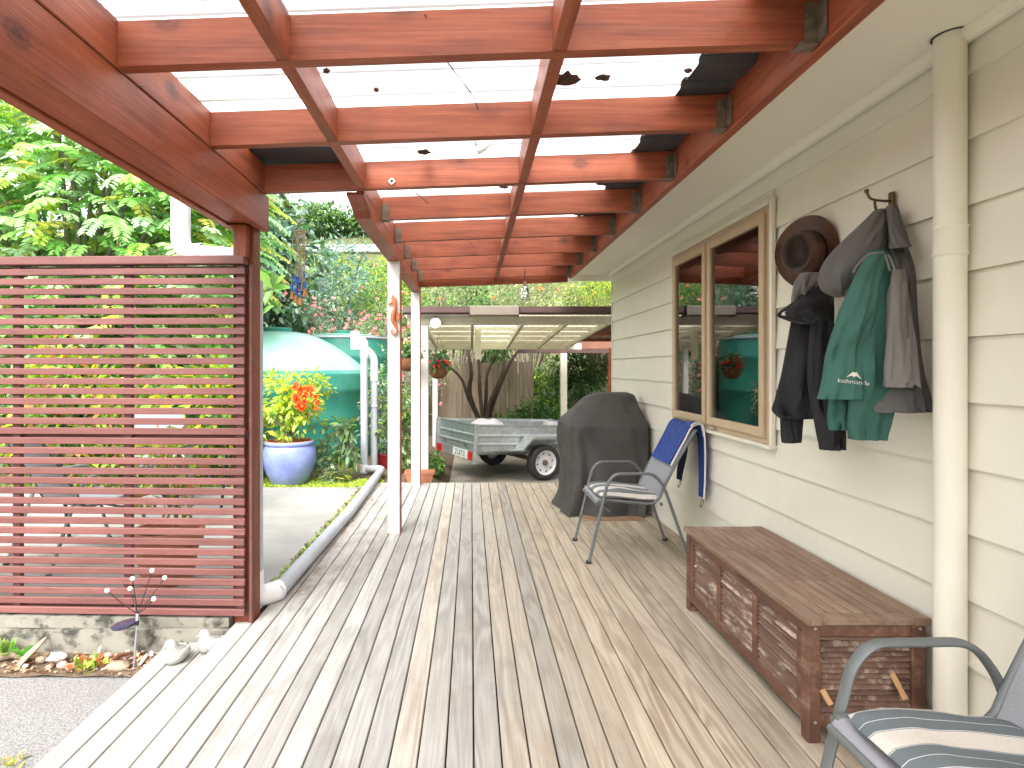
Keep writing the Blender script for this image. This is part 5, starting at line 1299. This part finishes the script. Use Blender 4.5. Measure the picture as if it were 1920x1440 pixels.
# shrubs seen through and over the screen
shrub('magnolia_shrub', 'broad-leaved yellow-green shrub close behind the slatted screen', (-3.1,6.9,.75), (.75,.45,.70), 90, 16, .16, .15, .42, G_YEL+G_MID+YEL[:1]+[(.30,.12,.05)], [3,3,2,2,2,2,1,.7], base=(-3.1,6.95,-.05), r0=.03, trunk_mat=m_barkg)
shrub('magnolia_shrub', 'tall broad-leaved shrub with bronze leaves at the left of the patio', (-4.5,6.9,.85), (.9,.5,.85), 110, 16, .17, .15, .42, G_YEL+G_MID+[(.26,.13,.06),(.33,.20,.10)], [3,3,2,2,2,2,1.5,1.5], base=(-4.5,6.95,-.05), r0=.03, trunk_mat=m_barkg)
shrub('leafy_shrub', 'mid-green bushy shrub filling the bed under the feathery tree', (-5.9,7.6,.55), (1.0,.5,.75), 120, 22, .15, .09, .45, G_MID+G_PALE+G_YEL, [2,2,2,2,2,2,1,1,1], base=(-5.9,7.6,-.05))
def potplant(name, label, base, center, rad, ncl, per, cr, L, asp, cols, wts, r0=.012, flowers=None, k=16, cat='plant', mat=m_barkg, **kw):
    return shrub(name, label, center, rad, ncl, per, cr, L, asp, cols, wts, base=base, r0=r0, cat=cat, trunk_mat=mat, k=k, flowers=flowers, **kw)
potplant('pot_plant', 'dry twiggy plant growing in the terracotta pot behind the screen', (-1.90,3.68,.26), (-1.90,3.68,.70), (.17,.15,.28), 26, 6, .07, .085, .35, G_YEL+[(.30,.15,.07),(.22,.16,.08)], [2,2,1,2,2])
# shrub in the blue pot with orange flower trusses
zt = thing('flowering_shrub', 'yellow-green azalea with orange flower trusses growing in the blue pot', 'shrub', (bc[0],bc[1],.42))
YG = [(.26,.30,.03),(.20,.27,.035),(.36,.35,.04),(.15,.23,.05),(.22,.28,.10)]
cen = (bc[0]+.05,bc[1],.93); (V, F, Cc), cc = crown(cen, (.50,.34,.38), 78, 17, .085, .066, .50, YG, [3,3,2,2,1.5], shell=.35)
link('foliage', arr_mesh('azalea_leaves', V-np.array((bc[0],bc[1],.42)), F, np.clip(Cc,.002,1)), m_leaf, zt)
limbs((bc[0],bc[1],.44), cc, .022, 'stem', m_barkg, zt, 30, split=.25)
ORA = [(.80,.10,.025),(.86,.16,.05),(.72,.07,.02)]
pp = np.array([at(575,745,6.52)])+np.array([[.13*a,.04*b,.12*c] for a,b,c in RG.uniform(-1,1,(26,3))]); d_ = unit(pp-np.array(at(570,750,6.75)))
blossoms(pp, d_, .058, ORA, zt, np.array((bc[0],bc[1],.42)), 8)
# low plants along the bed
LOW = [
 ('leggy_shrub','open leggy shrub between the blue pot and the upright pipe',(-1.70,7.15,.30),(.30,.15,.36),34,8,.07,.085,.45,G_PALE+G_YEL[:1],[2,2,2,1]),
 ('spiky_plant','low spiky succulent clump to the right of the blue pot',(-1.62,6.98,.06),(.18,.12,.09),14,14,.07,.11,.16,G_PALE+G_YEL,[2,2,2,1,1,1]),
 ('succulent_clump','grey succulents spilling from the red pot',(-1.13,7.93,.27),(.17,.14,.12),26,10,.05,.06,.5,G_PALE+G_BLUE,[1,1,1,1,1,1]),
 ('rhododendron','leathery rosette-leaved stem beside the upright pipe',(-1.48,7.05,.45),(.10,.08,.42),15,9,.05,.14,.36,G_MID+G_PALE,[1,1,1,2,2,2]),
 ('bed_shrub','tangled green shrub between the two white posts',(-.92,7.75,.45),(.22,.22,.55),50,14,.09,.08,.45,G_MID+G_PALE+G_YEL[:1],[2,2,2,1,1,1,1]),
 ('bed_shrub','low leafy clump at the edge of the carport slab',(-.52,8.25,-.05),(.18,.35,.16),34,14,.07,.06,.6,G_MID,[1,1,1]),
 ('bed_shrub','pale twiggy shrub behind the two grey pipes',(-1.25,8.6,.9),(.40,.3,.75),70,14,.11,.07,.4,G_PALE+G_MID+[(.26,.22,.17)],[2,2,2,1,1,1,2]),
 ('bed_shrub','dark leafy clump at the foot of the green tank',(-2.6,7.35,.12),(.30,.12,.15),30,12,.07,.07,.45,G_MID+G_DARK,[1,1,1,1,1,1]),
]
for nm, lb, c, r_, a_, b_, cr_, L_, as_, co, wt in LOW:
    shrub(nm, lb, c, r_, a_, b_, cr_, L_, as_, co, wt, base=(c[0],c[1],bedz(c[0],c[1]) if nm != 'succulent_clump' else .14), r0=.010, cat='plant', trunk_mat=m_barkg, k=14, shell=.3, split=.25)
# leaf sprig leaning in past the red post
sg = thing('leafy_sprig', 'big-leaved sprig leaning in beside the red corner post', 'plant', (-2.75,6.8,-.05))
a = at(470,600,6.8); MB().tube(smoothpath([(-2.75,6.8,-.05),(-2.8,6.8,.9),a,at(512,542,6.8)],5), .010, 6).build('stem', m_bark, sg, 60)
MB().tube(smoothpath([(-2.8,6.8,.9),at(478,612,6.8),at(490,590,6.8)],5), .007, 6).build('stem', m_bark, sg, 60)
P0 = np.array([at(512,542,6.8)]*6+[at(490,592,6.8)]*3); Dd = np.array([(-.35,-.3,.6),(.8,-.2,.1),(-.2,-.3,-.5),(.15,-.5,.8),(-.8,0,.25),(.5,-.4,.5),(.3,-.3,.2),(-.4,-.2,-.3),(.1,-.4,.6)])
V, F, Cc = leaves(P0, Dd, np.array([(-.2,-.8,.6)]*9), RG.uniform(.20,.27,9), RG.uniform(.08,.115,9), pal(9, [(.10,.17,.04),(.08,.14,.04)], [1,1]))
link('leaf', arr_mesh('sprig_leaf', V-np.array((-2.75,6.8,-.05)), F, Cc), m_leaf, sg)['kind'] = 'stuff'

# the bank behind: dark camellia, blue-green shrub, flowering shrubs, hedge by the road
shrub('camellia_tree', 'tall dark glossy-leaved camellia behind the wind chime', (-4.3,12.2,2.9), (1.0,.8,2.4), 190, 26, .26, .19, .42, G_BLUE+G_DARK, [3,3,2,2,2,2], base=(-4.3,12.2,-.3), r0=.09, cat='tree', droop=.35, flowers=(14,.06,[(.50,.16,.12),(.45,.12,.12)]))
shrub('rounded_shrub', 'large rounded pale blue-green shrub on the bank', (-3.5,15.4,3.0), (1.0,1.0,1.75), 190, 26, .26, .13, .40, G_BLUE+G_PALE, [3,3,3,1,1,1], base=(-3.5,15.4,terr(-3.5,15.4)), r0=.08)
shrub('golden_shrub', 'yellow-green fine-leaved shrub behind the white posts', (-2.15,14.6,2.4), (.75,.6,1.25), 150, 26, .20, .08, .35, G_YEL[1:2]+G_MID+[(.16,.20,.06)], [2,2,2,2,3], base=(-2.15,14.6,terr(-2.15,14.6)), r0=.06, flowers=(10,.06,[(.62,.16,.18)]))
PINK = [(.70,.22,.26),(.75,.34,.36),(.62,.14,.17)]
for i, (cx, cy, cz, rx, rz_, lb) in enumerate(((-3.5,12.0,2.05,1.05,.72,'pink-flowered shrub behind the big domed tank'),(-2.0,12.4,2.1,.85,.80,'airy pink-flowered shrub behind the grey-rimmed tank'),(-1.0,11.9,1.35,.55,1.0,'sparse pale shrub beside the carport post'))):
    shrub('flowering_shrub', lb, (cx,cy,cz), (rx,.5,rz_), 110, 20, .16, .055, .30, G_PALE+[(.22,.24,.15),(.30,.27,.20)], [2,2,2,2,1.4], base=(cx,cy,terr(cx,cy)), r0=.03, flowers=(95 if i < 2 else 20,.06,PINK), trunk_mat=m_barkg, k=24, shell=.3)
for i, (x, y, h, rx) in enumerate(((-12.5,27.5,2.0,2.3),(-9.6,27.8,1.5,2.0),(-6.9,27.2,1.0,1.7),(-4.3,27.6,1.1,1.7),(-1.5,27.4,1.2,2.0),(2.4,27.6,1.6,2.2))):
    zt_ = terr(x,y); cl_ = [G_MID+G_DARK, G_DARK+G_MID+[(.16,.11,.05)], G_MID+G_DARK+G_PALE[:1]][i%3]
    shrub('roadside_shrub', ('deep green','bronze-tinged','bright green')[i%3]+' roadside shrub above the guard rail'+(', second of its colour' if i > 2 else ''), (x,y,zt_+h*.55), (rx,1.1,h*.62), 110, 26, .34, .22, .45, cl_, [1]*len(cl_), base=(x,y,zt_), r0=.08, group='shrubs above the guard rail')
# slope cover so that the bank reads as planting
for i, (x, y, rx, h) in enumerate(((-7.4,14.5,1.6,2.2),(-9.8,12.6,1.7,2.6),(-6.2,17.8,1.7,1.8),(-2.6,18.4,1.8,1.2),(-8.6,19.5,1.9,2.4),(-.4,15.2,1.5,1.9),(-11.6,16.6,2.0,2.6),(-4.6,21.0,2.0,.8),(-1.2,21.4,2.0,1.1))):
    cl_ = [G_PALE+G_MID, G_MID+G_DARK, G_BLUE+G_MID, G_YEL+G_MID][i%4]; zt_ = terr(x,y)
    shrub('bank_shrub', ('pale leafy shrub low on the bank','dense green shrub against the left boundary','blue-green shrub half way up the bank','yellow-green shrub half way up the bank','pale shrub high on the left bank','deep green shrub behind the carport roof','blue-green shrub at the far left of the bank','golden shrub below the guard rail','pale shrub below the guard rail')[i], (x,y,zt_+h*.5), (rx,1.0,h*.6), 90, 24, .34, .17, .42, cl_, [1]*len(cl_), base=(x,y,zt_), r0=.06)
# twiggy bottlebrush hedge above the carport, bushes and fern behind it
GB = [(.14,.18,.08),(.20,.24,.12),(.10,.15,.06),(.28,.27,.17)]
for i, (x, lb, fl) in enumerate(((-.3,'grey-green twiggy bottlebrush above the carport gutter',4),(1.3,'pale straw-twigged bottlebrush above the carport roof',6),(2.9,'bright yellow-green bush by the house corner above the carport',8))):
    shrub('bottlebrush', lb, (x,13.4,2.75), (1.05,.6,1.15), 230, 26, .20, .085, .22, GB if i < 2 else G_YEL+G_MID, [1]*len(GB) if i < 2 else [2,2,1,1,1,1], base=(x,13.4,terr(x,13.4)), r0=.04, flowers=(fl,.07,[(.55,.14,.05),(.45,.20,.08)]), trunk_mat=pm('pale_twig_%d' % i, (.40,.34,.26), (.30,.25,.19), rough=.9), k=60, shell=.3, split=.2)
# multi-stemmed tree
mt_ = thing('multi_stemmed_tree', 'dark multi-stemmed tree trunk behind the trailer', 'tree', tuple(at(905,800,11.2)))
b0 = at(906,805,11.2)
stems = [[(906,805),(878,745),(866,712),(845,690),(820,680)],[(904,800),(880,740),(884,700),(876,650),(868,600)],[(908,800),(900,740),(898,690),(894,640),(890,590)],[(908,802),(912,740),(914,700),(930,665),(945,610)],[(910,802),(925,755),(944,705),(962,670),(985,640)],[(910,800),(918,755),(942,700),(946,660),(955,600)]]
mb = MB()
for k, s_ in enumerate(stems):
    P = smoothpath([at(x,y,11.2)+Vector((0,.10*math.sin(k*2.1+j),0)) for j,(x,y) in enumerate(s_)],4); n_ = len(P)
    mb.tube(P, [(.046-.030*i/(n_-1))*(1.15 if k in (1,4) else .9) for i in range(n_)], 8)
mb.build('trunk', pm('dark_bark', (.07,.045,.032), (.04,.026,.02), scale=14, stretch=(1,1,.25), rough=.9, bmp=.8, bscale=30, bdist=.01), mt_, 60)
(V, F, Cc), cc = crown((.35,11.4,2.2), (1.1,.7,.75), 110, 26, .2, .09, .35, G_MID+G_DARK, [1]*6, shell=.3)
link('crown', arr_mesh('stem_tree_leaves', V-np.array(ORG[mt_.name]), F, np.clip(Cc,.002,1)), m_leaf, mt_)
for nm, lb, c, r_, a_, b_, cr_, L_, co in (
  ('sunlit_bush','bright sunlit green bush beyond the carport post',(1.75,13.2,.75),(.75,.4,.8),90,24,.17,.09,G_MID+G_YEL[:2]),
  ('dark_bush','dark leafy bush shading the lean-to',(2.35,12.6,1.1),(.9,.35,.75),90,26,.17,.09,G_DARK),
  ('dark_bush','deep green bush behind the middle of the trailer',(1.15,11.5,.25),(.65,.35,.5),80,24,.14,.08,G_DARK+G_MID[:1]),
  ('strappy_fern','dark fern clump behind the trailer tray',(.55,11.2,.10),(.42,.28,.30),40,16,.12,.20,G_MID+G_DARK[:1])):
    shrub(nm, lb, c, r_, a_, b_, cr_, L_, .45 if nm != 'strappy_fern' else .16, co, [1]*len(co), base=(c[0],c[1],-.3), r0=.03, shell=.3)
# hanging baskets
def basket(label, c, fc, gcol, ztop):
    t = thing('hanging_basket', label, 'hanging basket', (c[0],c[1],c[2]-.16))
    mb = MB(); mb.lathe([(0,-.16),(.07,-.145),(.125,-.09),(.150,0),(.140,0),(.11,-.08),(0,-.13)], c, 24); mb.build('coir_bowl', pm('coir', (.28,.12,.055), (.18,.075,.035), scale=40, rough=.95, bmp=.8, bscale=80, bdist=.01), t, 50)
    for k in range(3):
        a_ = k*2.09; MB().tube([(c[0]+.145*math.cos(a_),c[1]+.145*math.sin(a_),c[2]),(c[0],c[1],ztop)], .002, 5).build('chain', m_bracket, t)
    (V, F, Cc), cc = crown((c[0],c[1],c[2]+.09), (.17,.17,.13), 34, 10, .06, .065, .5, gcol, [1]*len(gcol), shell=.3)
    b_ = np.array(ORG[t.name]); link('foliage', arr_mesh('basket_leaves', V-b_, F, np.clip(Cc,.002,1)), m_leaf, t)
    idx = RG.choice(len(cc), 22); d = unit(cc[idx]-np.array((c[0],c[1],c[2]))); d[:,1] -= .4; blossoms(cc[idx]+d*.05, unit(d), .035, fc, t, b_)
basket('coir hanging basket with coral-red begonias under the carport', at(822,690,8.3), [(.60,.05,.04),(.66,.15,.12),(.50,.03,.03)], G_MID+G_BLUE, 1.80)
basket('coir hanging basket with pink and cream flowers between the white posts', at(765,672,7.15), [(.72,.30,.34),(.70,.62,.36)], G_PALE+G_MID, 1.98)
# small plants on the soil strip
def tuft(name, label, c, n, L, asp, cols, spread=.05, up=.6):
    base = np.array(c); P = base+RG.standard_normal((n,3))*np.array([spread,spread*.5,.006]); D = RG.standard_normal((n,3)); D[:,2] = np.abs(D[:,2])*.6+up*.6; D[:,1] -= .2
    V, F, Cc = leaves(P, D, sph(n)+np.array([0,-.3,1.0]), L*(.6+.6*RG.random(n)), L*asp*(.6+.6*RG.random(n)), pal(n, cols, [1]*len(cols)))
    o = link(name, arr_mesh(name, V-base, F, np.clip(Cc,.002,1)), m_leaf); o.location = c; ORG[o.name] = Vector(c); return tag(o, label, 'plant')
tuft('rosette_plant', 'small red-edged green rosette beside the pinkish stone', tuple(at(165,1247,2.87)), 60, .05, .5, [(.14,.22,.04),(.20,.26,.05),(.28,.10,.05),(.34,.16,.07)], .035)
tuft('seedling', 'two-leaved bright green seedling behind the driftwood', tuple(at(42,1225,2.92)), 9, .05, .6, [(.10,.24,.05)], .012)
tuft('garden_plant', 'green leafy plant at the far end of the soil strip', tuple(at(6,1222,2.93)), 26, .07, .55, [(.12,.22,.05),(.18,.24,.08)], .02, 1.1)
tuft('grass_tuft', 'yellowish grass tuft at the edge of the path', tuple(at(18,1432,2.19)), 40, .035, .2, [(.30,.24,.07),(.18,.20,.05)], .03)
# dead leaves and litter on the soil strip, moss along patio and pipe: nobody could count them
def scatter(name, label, cat, n, xr, yr, zf, L, cols, asp=.5, flat=True):
    P = np.stack([RG.uniform(*xr,n), RG.uniform(*yr,n), np.zeros(n)], 1); P[:,2] = [zf(x,y) for x, y, _ in P]
    D = RG.standard_normal((n,3)); D[:,2] = (.15 if flat else .8)*np.abs(D[:,2]); Nn = RG.standard_normal((n,3))*.4; Nn[:,2] += 1
    l = L*(.5+RG.random(n)); V, F, Cc = leaves(P, D, Nn, l, l*asp, pal(n, cols, [1]*len(cols), .25), .2, -.1)
    o = link(name, arr_mesh(name, V, F, np.clip(Cc,.002,1)), m_leaf); return tag(o, label, cat, kind='stuff')
scatter('leaf_litter', 'dry brown leaf litter along the soil strip', 'litter', 900, (-4.5,-1.57), (2.81,2.98), lambda x,y: -.148+.02*(y-2.8)/.2+.006, .03, [(.26,.17,.10),(.34,.24,.16),(.18,.11,.07),(.40,.31,.24)])
scatter('ground_cover', 'bright yellow-green moss edging the patio', 'moss', 5200, (-2.6,-1.05), (6.56,7.05), lambda x,y: bedz(x,min(y,7))+.012, .028, [(.30,.34,.04),(.22,.28,.04),(.16,.22,.05)], .6, False)
scatter('ground_cover', 'low green weeds along the back edge of the patio', 'weeds', 3000, (-6.5,-2.5), (6.56,7.3), lambda x,y: bedz(x,y)+.01, .04, G_MID+G_YEL, .5, False)
scatter('creeping_weed', 'dark green weeds creeping along the outside of the pipe', 'weeds', 520, (-1.215,-1.155), (3.35,6.4), lambda x,y: .0, .03, [(.12,.18,.04),(.20,.24,.06),(.16,.11,.06)], .7, False)
scatter('fallen_leaves', 'scattered dead leaves against the pipe on the deck', 'litter', 60, (-1.03,-.98), (3.4,6.6), lambda x,y: .006, .022, [(.24,.13,.07),(.30,.18,.10)])
# rotting leaf clumps on the plastic roof
CLUMPS = [(1060,153,2.26,.045),(1130,152,2.28,.022),(1345,100,2.02,.030),(1070,100,1.98,.018),(1200,95,1.95,.012),(795,281,2.86,.028),(612,121,2.05,.010),(705,160,2.25,.008),(1130,352,3.55,.03),(890,367,3.62,.022),(850,370,3.62,.012),(945,352,3.55,.02),(1090,408,4.1,.035),(1290,145,2.25,.012)]
m_rot = pm('rotted_leaves', (.05,.025,.016), (.10,.055,.035), scale=60, rough=.95)
for px, py, Y, r_ in CLUMPS:
    zt_ = ztop(0)+.010; Yc = (zt_-CAMZ)*FPX/(VY-py); X = (px-VX)*Yc/FPX; zt_ = ztop(X)+.006
    mb = MB(); blob(mb, (X,Yc,zt_), (r_*1.3,r_*1.1,.008), px*.01, .5, 16, 6); solo(mb, 'leaf_clump', m_rot, 'dark clump of rotted leaves caught on the milky pergola roof', 'leaf clump', (X,Yc,zt_-.008), 60, 'rotted leaf clumps on the pergola roof')
